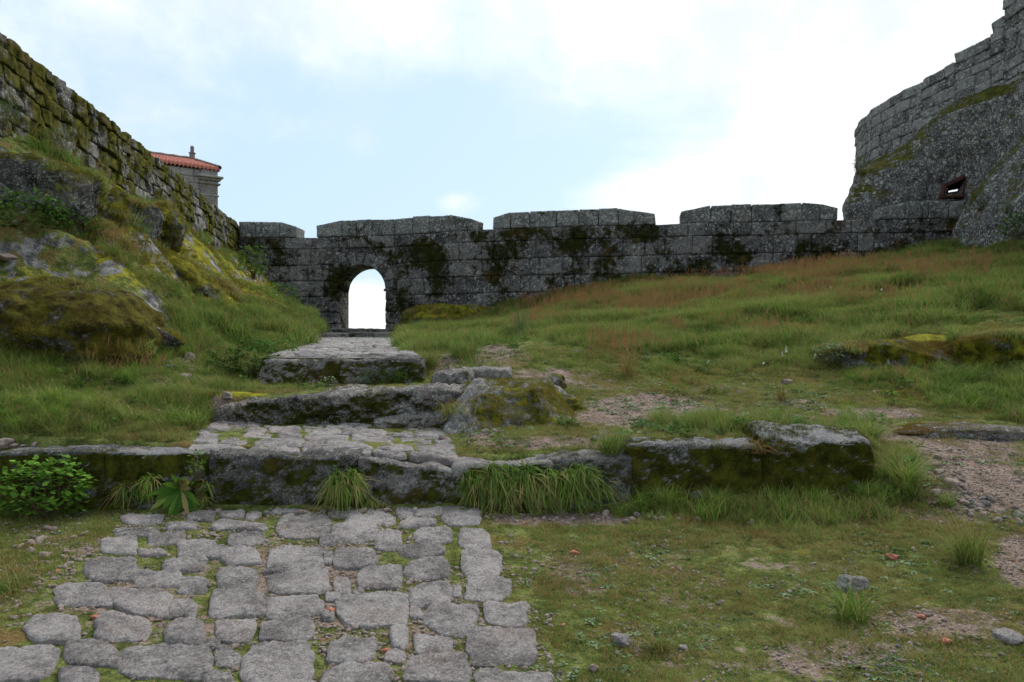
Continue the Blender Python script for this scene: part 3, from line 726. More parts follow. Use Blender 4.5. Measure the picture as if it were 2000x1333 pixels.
up = Path([(16.5, 33.5), (13.6, 31.4), (12.6, 30.1), (12.15, 29.25), (12.05, 28.5), (12.15, 27.8), (12.5, 26.5), (13.0, 25.5), (13.3, 24.8), (13.6, 23.8), (13.8, 22.8), (13.9, 21), (14.0, 17)])
tw = MB(); rs3 = np.random.RandomState(5)
pts = [(1674, 250), (1682, 236), (1700, 215), (1740, 190), (1800, 160), (1800.5, 156), (1865, 121), (1865.5, 104), (1935, 71), (1935.5, 45), (1960, 30), (1960.5, 0), (2000, -30), (2100, -60)]
tv, zv_ = [], []
tt_ = np.linspace(0, up.L, 6000); qq = up.at(tt_); near_ = qq[:, 1] < 28.8
for x, y in pts:
    s = float(tt_[near_][np.argmin(np.abs(CX + F * qq[near_, 0] / qq[near_, 1] - min(x, 2050)))]); q = up.at(s); tv.append(s); zv_.append((HY - y) / F * q[1])
tv, zv_ = np.array(tv), np.array(zv_); tv = np.maximum.accumulate(tv + np.arange(len(tv)) * 1e-4)
vis0 = tv[0]
def ttop(s): return float(np.interp(s, tv, zv_))
s = 0.0; segs = []
br = [0] + [float(v) for v in tv[[4, 6, 8, 10]]] + [up.L]
for a, b in zip(br[:-1], br[1:]):
    za, zb2 = ttop(max(a + .02, tv[1])), ttop(max(b - .02, tv[1])) if b < up.L else ttop(b)
    coursed(tw, up, a, b, lambda t: 5.3, lambda t, a=a, b=b: ttop(min(max(t, a + .02, tv[1] * .98), b - .02)), .30, (.3, .8), rs3, depth=.4, n=(10, 3, 6), rad=.012, amp=.045, jit=.012, wob=.03)
core(tw, up, 0, up.L, lambda t: 5.3, lambda t: ttop(max(min(t, up.L), tv[1])) - .28, -.06, 1.0, 120)
tag(tw.build('castle_wall', M['tower']), 'light grey curved granite wall stepping up on top of the right-hand cliff', 'castle wall')

# ---------------------------------------------------------------- chapel beyond the left wall
ch = empty('chapel', (-19, 52, -2)); tag(ch, 'small granite chapel with a red clay tile roof showing behind the left wall', 'chapel')
C0 = P(423, 331, 51.8); C0[2] = 11.84; Lx = 5.0
vx = np.array([-.79, -.613, 0]); ux = np.array([-.613, .79, 0])   # vx along the long front to the left, ux away from the yard
def cb(mb, u0, u1, v0, v1, z0, z1, rad=.04, n=(6, 6, 6), amp=.02):
    V, Fq = rblock((u1 - u0, v1 - v0, z1 - z0), rad, n); V = V + np.array([(u0 + u1) / 2, (v0 + v1) / 2, (z0 + z1) / 2])
    mb.add(roughen(C0 * np.array([1, 1, 0]) + V[:, :1] * ux + V[:, 1:2] * vx + V[:, 2:] * np.array([0, 0, 1]), Fq, amp, 2, 3), Fq, random.random())
mb = MB(); LV = 9.0
z = -2.5; random.seed(4)
while z < 11.7:
    h = min(random.uniform(.35, .5), 11.78 - z)
    if h < .12: break
    v = 0
    while v < LV:
        wv = random.uniform(.5, 1.0) if z > 6 else 3.0; cb(mb, 0, .4, v, min(v + wv, LV) - .01, z, z + h - .012); v += wv
    u = .4
    while u < Lx:
        wu = random.uniform(.5, 1.0) if z > 6 else 3.0; cb(mb, u, min(u + wu, Lx) - .01, 0, .4, z, z + h - .012); u += wu
    z += h
cb(mb, .05, Lx, .05, LV - .05, -2.5, 11.72, amp=0)
mb.build('wall', M['plaster'], ch)
mb = MB(); cb(mb, -.10, .9, -.06, 1.02, -2.5, 11.74, n=(5, 5, 30), amp=.01); mb.build('corner_pilaster', M['plaster'], ch)
mb = MB()
for zc_, pr, hh in ((11.22, .34, .14), (11.08, .22, .12), (10.82, .20, .12), (10.1, .13, .10)): cb(mb, -pr, Lx + pr, -pr, 1.02 + pr * .5, zc_, zc_ + hh, .03, (30, 8, 4), .008)
mb.build('cornice', M['plaster'], ch)
# hipped roof of barrel tiles: three visible slopes, each tile row a wavy strip
mb = MB()
ov = .16; e0 = np.array([-ov, -ov]); e1 = np.array([Lx + ov, -ov]); e2 = np.array([Lx + ov, LV + ov]); e3 = np.array([-ov, LV + ov]); zr, ze = 12.68, 11.80
r0 = np.array([2.3, .8]); r1 = np.array([2.3, LV - 2.0])
def W2(p, z): return C0 * np.array([1, 1, 0]) + ux * p[0] + vx * p[1] + np.array([0, 0, z])
def slope(A, B, Tl, Tr):
    n = int(np.linalg.norm(B - A) / .24) * 8; m = 14
    S = np.linspace(0, 1, n + 1); T = np.linspace(0, 1, m + 1); V = []
    for t in T:
        for s in S:
            lo = A + (B - A) * s; 
            # vertical courses: run up perpendicular to the eave until the hip
            tl, tr = Tl, Tr; top = tl + (tr - tl) * s
            q = lo * (1 - t) + top * t; z = ze + (zr - ze) * t
            wv = abs(math.sin(math.pi * s * n / 8)) * .13 + .03 * (1 - ((t * m) % 1)) + (.02 if int(t * 7) % 2 else 0)
            V.append(W2(q, z + wv))
    V = np.array(V); Fq = [(i * (n + 1) + j, i * (n + 1) + j + 1, (i + 1) * (n + 1) + j + 1, (i + 1) * (n + 1) + j) for i in range(m) for j in range(n)]
    mb.add(V, np.array(Fq), .5)
    V2 = V - np.array([0, 0, .16]); mb.add(V2, np.array(Fq)[:, ::-1], .5)
    # front lip
    a = np.arange(n); k = len(V); mb.add(np.concatenate([V[:n + 1], V2[:n + 1]]), np.stack([a, a + n + 1, a + n + 2, a + 1], 1), .5)
slope(e3, e0, r1, r0); slope(e0, e1, r0, r0 + 1e-3); slope(e1, e2, r0, r1); slope(e2, e3, r1, r1 + 1e-3)
roof = mb.build('roof', M['tile'], ch)
mb = MB()
def tubeline(mb, a, b, r, n=10, seg=16):
    a, b = np.array(a), np.array(b); x = (b - a) / np.linalg.norm(b - a); y = np.cross(x, [0, 0, 1]); y /= np.linalg.norm(y); z = np.cross(y, x)
    V = []
    for i in range(seg + 1):
        rr = r * (1 + .22 * ((i % 2))); c = a + (b - a) * i / seg
        for k in range(n): t = 2 * math.pi * k / n; V.append(c + y * rr * math.cos(t) + z * rr * math.sin(t))
    Fq = [(i * n + k, i * n + (k + 1) % n, (i + 1) * n + (k + 1) % n, (i + 1) * n + k) for i in range(seg) for k in range(n)]
    mb.add(np.array(V), np.array(Fq), .3)
for p, q in ((e0, r0), (e1, r0), (r0, r1)): tubeline(mb, W2(p, ze + .12 if p is not r0 else zr + .1), W2(q, zr + .1), .13)
mb.build('ridge_tile', M['tile_dark'], roof)
mb = MB()
V, Fq = rblock((.30, .30, .5), .05, (4, 4, 6)); mb.add(V + W2(r0, zr + .25), Fq, .4)
V, Fq = rblock((.22, .22, .5), .08, (4, 4, 6)); mb.add(V + W2(r0, zr + .72), Fq, .2)
V, Fq = rblock((.36, .36, .10), .03, (4, 4, 2)); mb.add(V + W2(r0, zr + .5), Fq, .2)
mb.build('finial', M['plaster'], roof)
# ---------------------------------------------------------------- kerb blocks, ledges, paving
kerbs = []
def slab8(name, tl, tr, bl, br, d, depth, mat, label, cat='stone block', group=None, back=None, rad=.05, n=(50, 14, 18), amp=.07, seed=0, dr=None, fine=.022, parent=None, rid=.0):
    """block whose front face corners are given in photo pixels at distance d (dr at its right end); back = (rise left, rise right) of the rear top edge"""
    dr = d if dr is None else dr; back = back or (0, 0)
    f = {(0, 0): P(bl[0], bl[1], d), (0, 1): P(tl[0], tl[1], d), (1, 0): P(br[0], br[1], dr), (1, 1): P(tr[0], tr[1], dr)}
    C = [[[f[(i, k)] + np.array([0, depth * j, (back[i] if k else 0) * j]) for k in (0, 1)] for j in (0, 1)] for i in (0, 1)]
    L = np.linalg.norm(f[(1, 1)] - f[(0, 1)]); H = abs(f[(0, 1)][2] - f[(0, 0)][2]); size = (L, depth, H)
    V, Fq = rblock(size, rad, n); V = trilin(V, size, C)
    V = roughen(V, Fq, amp, 2.2, 3, seed, rid); V = roughen(V, Fq, fine, 11, 4, seed + 5)
    o = mkmesh(name, V, Fq, mat, parent, {'tint': np.full(len(V), (seed * .37) % 1)})
    if mat in (M['curb_moss'], M['curb'], M['boulder'], M['ledge']): kerbs.append(o)
    if parent is None: tag(o, label, cat, group)
    return o
G1 = 'long kerb of granite blocks across the foreground'
slab8('kerb_block', (-330, 888), (200, 880), (-330, 1040), (200, 1020), 6.9, .42, M['curb_moss'], 'long low mossy granite kerb block behind the bright leafy bush at the left edge', group=G1, seed=1, n=(70, 12, 18))
slab8('kerb_block', (196, 882), (408, 880), (196, 1020), (408, 1012), 6.93, .42, M['curb_moss'], 'dark mossy kerb block behind the dark green rosette plant', group=G1, seed=2, n=(40, 12, 18))
slab8('kerb_block', (405, 886), (700, 890), (405, 1012), (700, 1010), 6.91, .26, M['curb'], 'grey kerb block with pale round lichen spots above the cobbled paving', group=G1, seed=3, n=(60, 12, 24), fine=.02, amp=.07, rad=.05)
slab8('kerb_block', (695, 889), (893, 918), (695, 1010), (893, 1010), 6.90, .30, M['curb'], 'dark kerb block sloping down to the right where the lower paving ends', group=G1, seed=4, n=(50, 16, 24), fine=.012)
slab8('kerb_block', (886, 912), (1080, 900), (886, 1020), (1080, 1010), 6.95, .30, M['curb'], 'thin pale kerb slab almost hidden by the drooping grass tussocks', group=G1, seed=5, back=(.02, .03))
slab8('kerb_block', (1040, 905), (1238, 886), (1040, 1010), (1238, 1000), 6.98, .26, M['curb'], 'narrow sunken kerb slab between the drooping tussocks and the low mossy block', group=G1, seed=6, back=(.02, .03))
slab8('kerb_block', (1222, 868), (1492, 866), (1222, 985), (1492, 990), 7.0, .40, M['curb_moss'], 'low mossy kerb block with a flat blue-grey top, left of the largest block', group=G1, seed=7, back=(.03, .02), n=(60, 16, 24))
slab8('kerb_block', (1494, 861), (1706, 862), (1494, 990), (1708, 985), 7.0, .62, M['curb_moss'], 'largest kerb block, thick with dark moss in front and a pitched pale top', group=G1, seed=8, back=(.16, .07), rad=.05, amp=.10, n=(60, 30, 34), fine=.024)

# second step: carved bedrock ledge
slab8('rock_ledge', (446, 790), (642, 772), (438, 850), (642, 850), 8.55, .5, M['ledge'], 'left part of the worn bedrock step, below the raised paved path', 'rock ledge', 'bedrock ledges of the second step', seed=11, back=(.03, .02), rad=.035, amp=.07, n=(80, 18, 34), rid=.02, fine=.045)
slab8('rock_ledge', (638, 772), (905, 762), (638, 850), (905, 845), 8.58, .55, M['ledge'], 'right part of the worn bedrock step, with pinkish hollows', 'rock ledge', 'bedrock ledges of the second step', seed=12, back=(.03, .03), rad=.035, amp=.07, n=(90, 18, 34), rid=.02, fine=.045)
slab8('rock_ledge', (730, 826), (900, 800), (730, 855), (900, 850), 8.44, .3, M['ledge'], 'thin sloping shelf at the foot of the bedrock step beside the boulder', 'rock ledge', 'bedrock ledges of the second step', seed=13, back=(.06, .06), rad=.03, amp=.05, n=(50, 12, 14), fine=.03)
slab8('stone', (414, 800), (458, 790), (412, 845), (462, 848), 8.5, .35, M['ledge'], 'small upright grey stone at the left end of the bedrock step', 'stone', seed=14, rad=.08, n=(20, 14, 16))
slab8('stone', (845, 728), (915, 724), (842, 765), (920, 762), 9.6, .5, M['ledge'], 'flat brown stone behind the bedrock step, right of the raised path', 'stone', seed=15, rad=.07, n=(30, 20, 14))
slab8('stone', (905, 722), (1000, 720), (905, 752), (1000, 750), 9.9, .6, M['ledge'], 'broad flat stone behind the mossy boulder, edged with moss', 'stone', seed=16, rad=.06, n=(36, 20, 12))

# raised path: front slab blocks and long paved ramp
G3 = 'front blocks of the raised paved path'
slab8('slab_block', (507, 702), (664, 700), (500, 760), (664, 762), 10.5, .7, M['curb'], 'left half of the thick slab that ends the raised paved path', 'stone block', G3, seed=21, rad=.06, back=(.03, .03), n=(50, 20, 18))
slab8('slab_block', (662, 700), (826, 702), (662, 762), (828, 764), 10.48, .7, M['curb'], 'right half of the thick slab that ends the raised paved path', 'stone block', G3, seed=22, rad=.06, back=(.03, .03), n=(50, 20, 18))

def cobble(V2c, h, z0fn, rs):
    na = len(V2c)
    """domed paving stone from an outline in plan (na,2)"""
    c = V2c.mean(0); rings = [0, .2, .4, .58, .73, .84, .92, .97, 1.0, 1.0]; V = []
    dx_, dy_ = rs.normal() * .02, rs.normal() * .02; 
    for k, r in enumerate(rings[1:]):
        p = c + (V2c - c) * r; prof = (1 - max(0, (r - .72) / .28) ** 2.4 * .75) if k < 8 else -1.6
        z = z0fn(p) + h * prof; q = np.c_[p, np.zeros(len(p))]
        z = z + (fbm(q, 6, 4, .65, 2) * .021 + fbm(q, 30, 3, .65, 4) * .010) * (1 if k < 8 else 0) + ((p - c) @ np.array([dx_, dy_])) * (k < 8)
        V.append(np.c_[p, z])
    V = [np.array([[c[0], c[1], V[0][:, 2].mean()]])] + V; n = na; Vn = np.concatenate(V); Fq = []
    a = np.arange(n); b = (a + 1) % n
    Fq.append(np.stack([np.zeros(n, int), a + 1, b + 1, b + 1], 1))
    for r in range(len(rings) - 2):
        o = 1 + r * n; Fq.append(np.stack([o + a, o + n + a, o + n + b, o + b], 1))
    return Vn, Fq
def cob_mesh(name, Vn, Fq, mat, parent, tint):
    tri = [tuple(f[:3]) for f in Fq[0].tolist()]; quads = [tuple(f) for q in Fq[1:] for f in q.tolist()]
    return mkmesh(name, Vn, tri + quads, mat, parent, {'tint': np.full(len(Vn), tint)})
def outline(cx, cy, w_, h_, rs, na=48, e=None, wob=.05):
    """irregular four to six cornered stone"""
    j = .26; cs = []
    for sx, sy in ((-1, -1), (1, -1), (1, 1), (-1, 1)):
        x, y = sx * (1 - rs.uniform(-.06, j)), sy * (1 - rs.uniform(-.06, j))
        if rs.uniform() < .33 and e is None:
            k = rs.uniform(.25, .6); a_, b_ = (x - sx * k, y), (x, y - sy * k)
            cs += [a_, b_] if sx * sy < 0 else [b_, a_]
        else: cs.append((x, y))
    c = np.array(cs); cl = np.concatenate([c, c[:1]]); L = np.concatenate([[0], np.cumsum(np.linalg.norm(np.diff(cl, axis=0) * [w_, h_], axis=1))]); t = np.linspace(0, L[-1], na, endpoint=False)
    p = np.stack([np.interp(t, L, cl[:, 0]), np.interp(t, L, cl[:, 1])], 1)
    for _ in range(5): p = (np.roll(p, 1, 0) + 2 * p + np.roll(p, -1, 0)) / 4
    n = fbm(np.c_[p * 1.5 + [cx, cy], np.zeros(na)], 2.0, 5, .75, 3) * wob * 3.2
    return cx + p[:, 0] * (1 + n) * w_ / 2, cy + p[:, 1] * (1 + n) * h_ / 2
STONES = [(279,1018,80,18),(357,1030,72,14),(393,1011,62,20),(453,1008,50,14),(496,1010,34,15),(442,1028,66,20),(493,1031,70,20),(594,1027,120,52),(268,1042,86,14),(237,1067,78,36),(326,1056,78,22),
 (480,1056,76,27),(391,1073,86,38),(466,1087,86,38),(576,1094,120,50),(217,1111,120,48),(308,1133,94,32),(359,1107,90,24),(377,1146,60,36),(464,1138,86,46),(580,1140,128,50),(536,1119,44,10),(668,1147,34,34),
 (168,1165,134,46),(270,1176,130,54),(359,1191,60,40),(464,1180,110,52),(573,1190,122,48),(649,1168,34,16),(105,1230,114,66),(246,1231,120,46),(362,1237,82,50),(457,1233,82,46),(558,1234,114,50),(40,1302,150,62),
 (181,1282,120,48),(330,1297,172,64),(446,1289,54,38),(543,1299,138,74),(155,1332,90,40),(425,1334,66,34),(723,1018,96,22),(790,1004,34,20),(838,1003,56,15),(817,1024,70,19),(904,1009,86,40),(694,1043,102,36),(759,1056,56,40),
 (843,1049,78,32),(928,1058,72,44),(825,1080,104,26),(687,1091,92,46),(832,1114,90,42),(939,1104,96,54),(741,1133,100,46),(839,1164,84,46),(957,1153,92,44),(725,1194,136,66),(877,1213,108,62),(986,1205,86,48),(690,1272,100,54),
 (779,1249,42,42),(850,1262,80,28),(988,1270,144,72),(853,1307,136,56),(698,1325,146,48),(772,1285,46,26),(1002,1335,152,44),(811,1200,28,22),(888,1158,26,20),(676,1008,60,13),(735,1003,40,12),(560,1001,60,10),
 (640,1058,34,20),(640,1092,20,26),(700,1160,26,12),(410,1262,44,18),(640,1206,26,20),(320,1203,26,14),(300,1083,60,14),(560,1360,150,46),(330,1372,150,50),(90,1372,140,50),(760,1368,130,50),(920,1385,150,50),(450,1400,110,60),(200,1400,120,50),(620,1410,140,50),(-60,1320,90,60),(-40,1250,70,44),(1090,1400,120,50)]
def lowpt(px, py):
    d = 6.0
    for _ in range(30):
        z = float(rl(np.array([(px - CX) / F * d]), np.array([d]))[0]); d = .5 * d + .5 * min(max(-z * F / (py - HY), 2.5), 7)
    return (px - CX) / F * d, d
pv = empty('paved_path', (-1.4, 5.4, -1.5)); tag(pv, kind='structure')
rs4 = np.random.RandomState(21)
cobbles = []
for k, (x, y, w_, h_) in enumerate(STONES):
    ox, oy = outline(x, y, w_ * 1.0, h_ * 1.04, rs4)
    pts2 = np.array([lowpt(a, max(b, 985)) for a, b in zip(ox, oy)])
    pts2[:, 1] = np.minimum(pts2[:, 1], 6.86)
    cc = pts2.mean(0); pts2 = cc + (pts2 - cc) * 1.09
    Vn, Fq = cobble(pts2, .012 + rs4.uniform(0, .012) + .004 * (w_ > 60), lambda p: rl(p[:, 0], p[:, 1]) + .004, rs4)
    cobbles.append((cc, np.abs(pts2 - cc).max(0)))
    cob_mesh('paving_stone', Vn, Fq, M['pave'], pv, rs4.uniform(0, 1))

# terrace paving between the two steps, and the long ramp: weathered stones set close together
def pave_sheet(name, quad, nrow, ncol, zfn, mat, seed, parent=None, h=.04):
    """rows of close-set stones between four plan corners (nl, nr, fl, fr)"""
    r = np.random.RandomState(seed); nl, nr_, fl, fr = [np.array(q, float) for q in quad]; V, Fs, T, n0 = [], [], [], 0
    ye = np.cumsum(np.concatenate([[0], r.uniform(.45, 1.6, nrow)])); ye /= ye[-1]
    for i in range(nrow):
        xe = np.cumsum(np.concatenate([[0], r.uniform(.5, 1.5, ncol)])); xe /= xe[-1]
        for j in range(ncol):
            cx_, cy_ = (xe[j] + xe[j + 1]) / 2, (ye[i] + ye[i + 1]) / 2
            a, b = outline(0, 0, (xe[j + 1] - xe[j]) * 1.05, (ye[i + 1] - ye[i]) * 1.08, r, e=8, wob=.05)
            u = np.clip(cx_ + a, -.01, 1.01)[:, None]; v = np.clip(cy_ + b, 0, 1)[:, None]
            p = (nl * (1 - u) + nr_ * u) * (1 - v) + (fl * (1 - u) + fr * u) * v
            Vn, Fq = cobble(p, h + r.uniform(-.008, .012), zfn, r)
            Fs += [tuple(f[:3] + n0) for f in Fq[0]] + [tuple(f + n0) for q in Fq[1:] for f in q]; V.append(Vn); T.append(np.full(len(Vn), r.uniform())); n0 += len(Vn)
    return mkmesh(name, np.concatenate(V), [tuple(int(v) for v in f) for f in Fs], mat, parent, {'tint': np.concatenate(T)})
o = pave_sheet('path_terrace', [(-2.78, 7.06), (-.42, 7.06), (-3.15, 8.62), (-.72, 8.62)], 6, 7, lambda p: rb(p[:, 0], p[:, 1]) - .012 + fbm(np.c_[p, p[:, 0] * 0], 2.5, 3) * .02, M['pave'], 31, h=.02); tag(o, kind='structure')
LE = lambda y: ramp_edges(np.array(y))
a, b = ramp_edges(11.1); c, d_ = ramp_edges(26.0)
o = pave_sheet('path_ramp', [(a, 11.1), (b, 11.1), (c, 26.0), (d_, 26.0)], 36, 6, lambda p: ramp_z(p[:, 1]) - .012, M['pave_dark'], 32, h=.03); tag(o, kind='structure')
# bed of the ramp
n = 60; Y = np.linspace(10.6, 27.2, n); l, r = ramp_edges(Y); Z = ramp_z(Y) - .004
V = np.concatenate([np.c_[l, Y, Z], np.c_[r, Y, Z], np.c_[l - .03, Y, Z - .5], np.c_[r + .03, Y, Z - .5]]); i = np.arange(n - 1)
Fq = np.concatenate([np.stack([i, i + n, i + n + 1, i + 1], 1), np.stack([i + 2 * n, i, i + 1, i + 2 * n + 1], 1), np.stack([i + n, i + 3 * n, i + 3 * n + 1, i + n + 1], 1)])
tag(mkmesh('path_bed', V, Fq, M['ledge'], attrs={'tint': np.full(len(V), .5)}), kind='structure')

# ---------------------------------------------------------------- boulders and outcrops
footprints = []
rockobjs = []
def rock(px, py, d, size, label, rz=0, seed=0, mat='boulder', dz=0.0, name='boulder', cat='boulder', group=None, **k):
    c = P(px, py, d); c[2] += dz; footprints.append((c[0], c[1], size[0] * .44, size[1] * .44, rz))
    o = boulder(name, c, size, rz, seed, M[mat], **k); rockobjs.append(o); return tag(o, label, cat, group)
# the mossy boulder in the middle: a slanting block, steep on the right
def big_boulder():
    f = lambda x, y, d: P(x, y, d)
    C = [[[f(868, 858, 8.05), f(945, 757, 8.5)], [f(900, 760, 9.3), f(925, 742, 9.2)]], [[f(1112, 862, 8.0), f(1045, 757, 8.45)], [f(1110, 780, 9.4), f(1052, 738, 9.2)]]]
    size = (1.2, 1.1, .6); V, Fq = rblock(size, .05, (70, 50, 44)); V = trilin(V, size, C)
    V = roughen(V, Fq, .12, 2.0, 3, 5, .035); V = roughen(V, Fq, .03, 7, 4, 9)
    footprints.append((-.05, 8.7, .55, .6, 0))
    o = mkmesh('boulder', V, Fq, M['boulder'], None, {'tint': np.full(len(V), .5)}); rockobjs.append(o)
    return tag(o, 'large boulder streaked with yellow-green moss at the right end of the bedrock step', 'boulder')
big_boulder()
rock(1080, 745, 9.7, (.35, .3, .26), 'small dark rounded stone just behind and right of the large mossy boulder', seed=3, dz=-.03, n=18, name='stone', cat='stone')
rock(1090, 775, 9.2, (.7, .6, .25), 'low mossy stone against the right flank of the large boulder', seed=4, dz=-.08, n=22, name='stone', cat='stone')
# left slope
GL = 'rock outcrops on the left slope'
rock(80, 640, 10.6, (3.3, 2.1, 1.4), 'broad whaleback rock with brown and green moss, low at the left edge', rz=-.28, seed=41, mat='slope_brown', group=GL, name='rock_outcrop', cat='rock', n=70, box=2.6, cuts=4, rough=.14, dz=-.12, tilt=(.1, .10), fine=.03)
rock(275, 648, 10.9, (1.25, 1.3, .95), 'smooth grey water-streaked rock at the right end of the whaleback', rz=.3, seed=43, mat='slope_dark', group=GL, name='rock_outcrop', cat='rock', n=50, box=3, cuts=5, tilt=(.0, .45), dz=-.15)
rock(60, 372, 11.7, (1.7, 1.0, .9), 'dark bare cliff face under the left wall, at the left edge above the brambles', rz=.1, seed=44, mat='slope_dark', group=GL, name='rock_outcrop', cat='rock', n=60, box=3.6, cuts=9, rough=.16, tilt=(.12, .1), fine=.04)
rock(172, 415, 12.6, (1.0, 1.1, 1.0), 'steep rock face with a hanging strip of moss, right of the dark bare cliff', rz=.5, seed=45, mat='slope_rock', group=GL, name='rock_outcrop', cat='rock', n=56, box=3.4, cuts=8, tilt=(.1, .25))
rock(243, 422, 14.1, (1.2, 1.3, .9), 'pale-flecked angular rock below the middle of the left wall', rz=.4, seed=46, mat='slope_dark', group=GL, name='rock_outcrop', cat='rock', n=56, box=3.4, cuts=8, tilt=(.1, .3))
rock(190, 482, 12.1, (1.15, .8, .6), 'dark jagged rock sloping down between two mossy banks on the left', rz=.2, seed=47, fine=.045, mat='slope_dark', group=GL, name='rock_outcrop', cat='rock', n=46, box=2.8, cuts=9, tilt=(0, .55), dz=-.05)
rock(70, 480, 11.2, (1.3, .8, .5), 'mossy knob under the brambles at the left edge', rz=.1, seed=48, mat='slope_rock', group=GL, name='rock_outcrop', cat='rock', n=40, tilt=(0, .2))
rock(330, 515, 15.1, (1.8, 2.2, .6), 'bright yellow-green mossy slab in the middle of the left slope', rz=.5, seed=49, fine=.045, mat='slope_rock', group=GL, name='rock_outcrop', cat='rock', n=56, cuts=8, tilt=(.2, .6), dz=-.1)
rock(395, 547, 17.0, (1.6, 2.4, .6), 'mossy rock with grey scars below the far half of the left wall', rz=.5, seed=50, fine=.045, mat='slope_rock', group=GL, name='rock_outcrop', cat='rock', n=56, cuts=8, tilt=(.2, .6), dz=-.1)
rock(455, 578, 20.6, (1.7, 3.4, .7), 'long mossy ridge of rock running down towards the gateway', rz=.35, seed=51, fine=.045, mat='slope_rock', group=GL, name='rock_outcrop', cat='rock', n=56, cuts=8, tilt=(.15, .6), dz=-.1)
rock(515, 610, 24.4, (1.9, 3.2, .8), 'mossy rock at the foot of the slope nearest the gateway', rz=.3, seed=52, fine=.045, mat='slope_rock', group=GL, name='rock_outcrop', cat='rock', n=50, cuts=8, tilt=(.1, .55), dz=-.2)
rock(360, 610, 13.2, (.9, .9, .5), 'small grey rock showing in the grass below the mossy slabs', rz=.2, seed=53, mat='slope_dark', group=GL, name='rock_outcrop', cat='rock', n=30, tilt=(0, .5), dz=-.12)
rock(300, 440, 15.5, (1.1, 1.6, .8), 'narrow mossy rock rib close under the left wall', rz=.5, seed=54, fine=.045, mat='slope_rock', group=GL, name='rock_outcrop', cat='rock', n=40, tilt=(.1, .5))
# right hillside
rock(1770, 705, 11.7, (2.3, 1.4, .62), 'low rock ledge with a bright yellow moss top on the right hillside', rz=.0, seed=61, mat='boulder', name='rock_outcrop', cat='rock', group='mossy ledges on the right hillside', n=50, box=3.6, cuts=3, rough=.1, dz=-.03)
rock(1985, 700, 11.4, (2.0, 1.5, .72), 'mossy rock ledge cut by the right edge of the photo', rz=.1, seed=62, mat='boulder', name='rock_outcrop', cat='rock', group='mossy ledges on the right hillside', n=50, box=3.6, cuts=3, rough=.1, dz=-.03)
rock(1905, 850, 8.6, (1.9, 1.0, .24), 'flat hump of bare grey bedrock beside the gravel path at the right edge', seed=63, mat='ledge', name='rock_outcrop', cat='rock', n=44, cuts=2, rough=.1, dz=-.02)
rock(900, 625, 26.2, (3.6, 1.8, 1.1), 'dark mossy rock lying against the foot of the gate wall, right of the gateway', rz=-.1, seed=64, mat='slope_rock', name='rock_outcrop', cat='rock', n=50, cuts=5, dz=-.1)
# loose stones
def loose(px, py, w_, label, mat='pebble', seed=0, flat=.6, name='loose_stone', cat='stone', sink=.25, group=None):
    g = ground_pt(px, py + w_ * .2); s = w_ * g[1] / F; g[2] += s * flat * (.5 - sink)
    o = boulder(name, g, (s, s * .8, s * flat), seed * 1.3, seed, M[mat], n=12, cuts=8, fine=.003, rough=.2); return tag(o, label, cat, group)
loose(1537, 745, 26, 'reddish pointed stone lying in the grass low on the right hillside', 'pebble', 71)
loose(1127, 688, 18, 'small grey stone in the grass above the dirt track, right of the centre', 'ledge', 72)
loose(1467, 1021, 18, 'white stone in the grass in front of the low mossy kerb block', 'pebble', 73)
loose(1989, 941, 12, 'white pebble lying on the bare gravel at the right edge', 'pebble', 74)
loose(445, 776, 24, 'round pinkish stone at the left end of the bedrock step', 'pebble', 75)
loose(338, 718, 34, 'flat brown stone, left one of two lying on the left bank', 'ledge', 76, .45)
loose(357, 731, 34, 'flat pale stone, right one of two lying on the left bank', 'pebble', 77, .3)
loose(372, 698, 26, 'pink stone half buried above the two flat stones on the left bank', 'pebble', 78)
loose(12, 882, 34, 'pink stone on top of the kerb at the left edge', 'pebble', 79)
loose(1668, 1135, 66, 'half buried grey rock between the two tussocks on the right', 'pave_dark', 80, .5, sink=.35)
loose(1160, 858, 22, 'small round stone on the gravel above the kerb', 'ledge', 81)
loose(1212, 1250, 40, 'rough grey stone in the turf right of the paving', 'pave', 82, .6)
loose(1335, 1265, 22, 'grey pebble in the turf, right of the rough grey stone', 'pave', 83)
loose(1975, 1240, 60, 'low grey stone in the gravel at the right edge', 'pave', 84, .4)
loose(1808, 1196, 24, 'pale pinkish stone in the gravel near the lower right corner', 'pebble', 85, .5)
loose(1640, 1148, 20, 'pale chip beside the half buried grey rock', 'pebble', 86, .5)
loose(1160, 1305, 22, 'pink pebble near the lower edge, right of the paving', 'pebble', 87)
loose(10, 500, 40, 'pale pink slab on the mossy bank at the left edge', 'pebble', 88, .4)
def brick(px, py, w_, label, seed): loose(px, py, w_, label, 'brick', seed, .5, 'brick_fragment', 'brick', .15)
brick(1742, 1087, 26, 'orange brick piece on the turf near the right tussock', 91)
brick(1800, 1206, 18, 'red brick piece beside the pale stone near the lower right corner', 92)
brick(647, 1192, 22, 'dark red brick piece between the paving stones', 93)
brick(186, 1206, 18, 'orange brick chip between the paving stones on the left', 94)
brick(1100, 1223, 11, 'tiny orange brick chip in the turf beside the paving', 95)
brick(1123, 1081, 18, 'red brick sliver on the bare patch above the right turf', 96)
brick(1228, 1079, 12, 'tiny bright red brick chip on the bare patch above the right turf', 97)
brick(1848, 1255, 20, 'brick sliver lying in the gravel in the lower right corner', 98)
brick(752, 1273, 18, 'dark red brick chip at the corner of a paving stone, lower centre', 99)
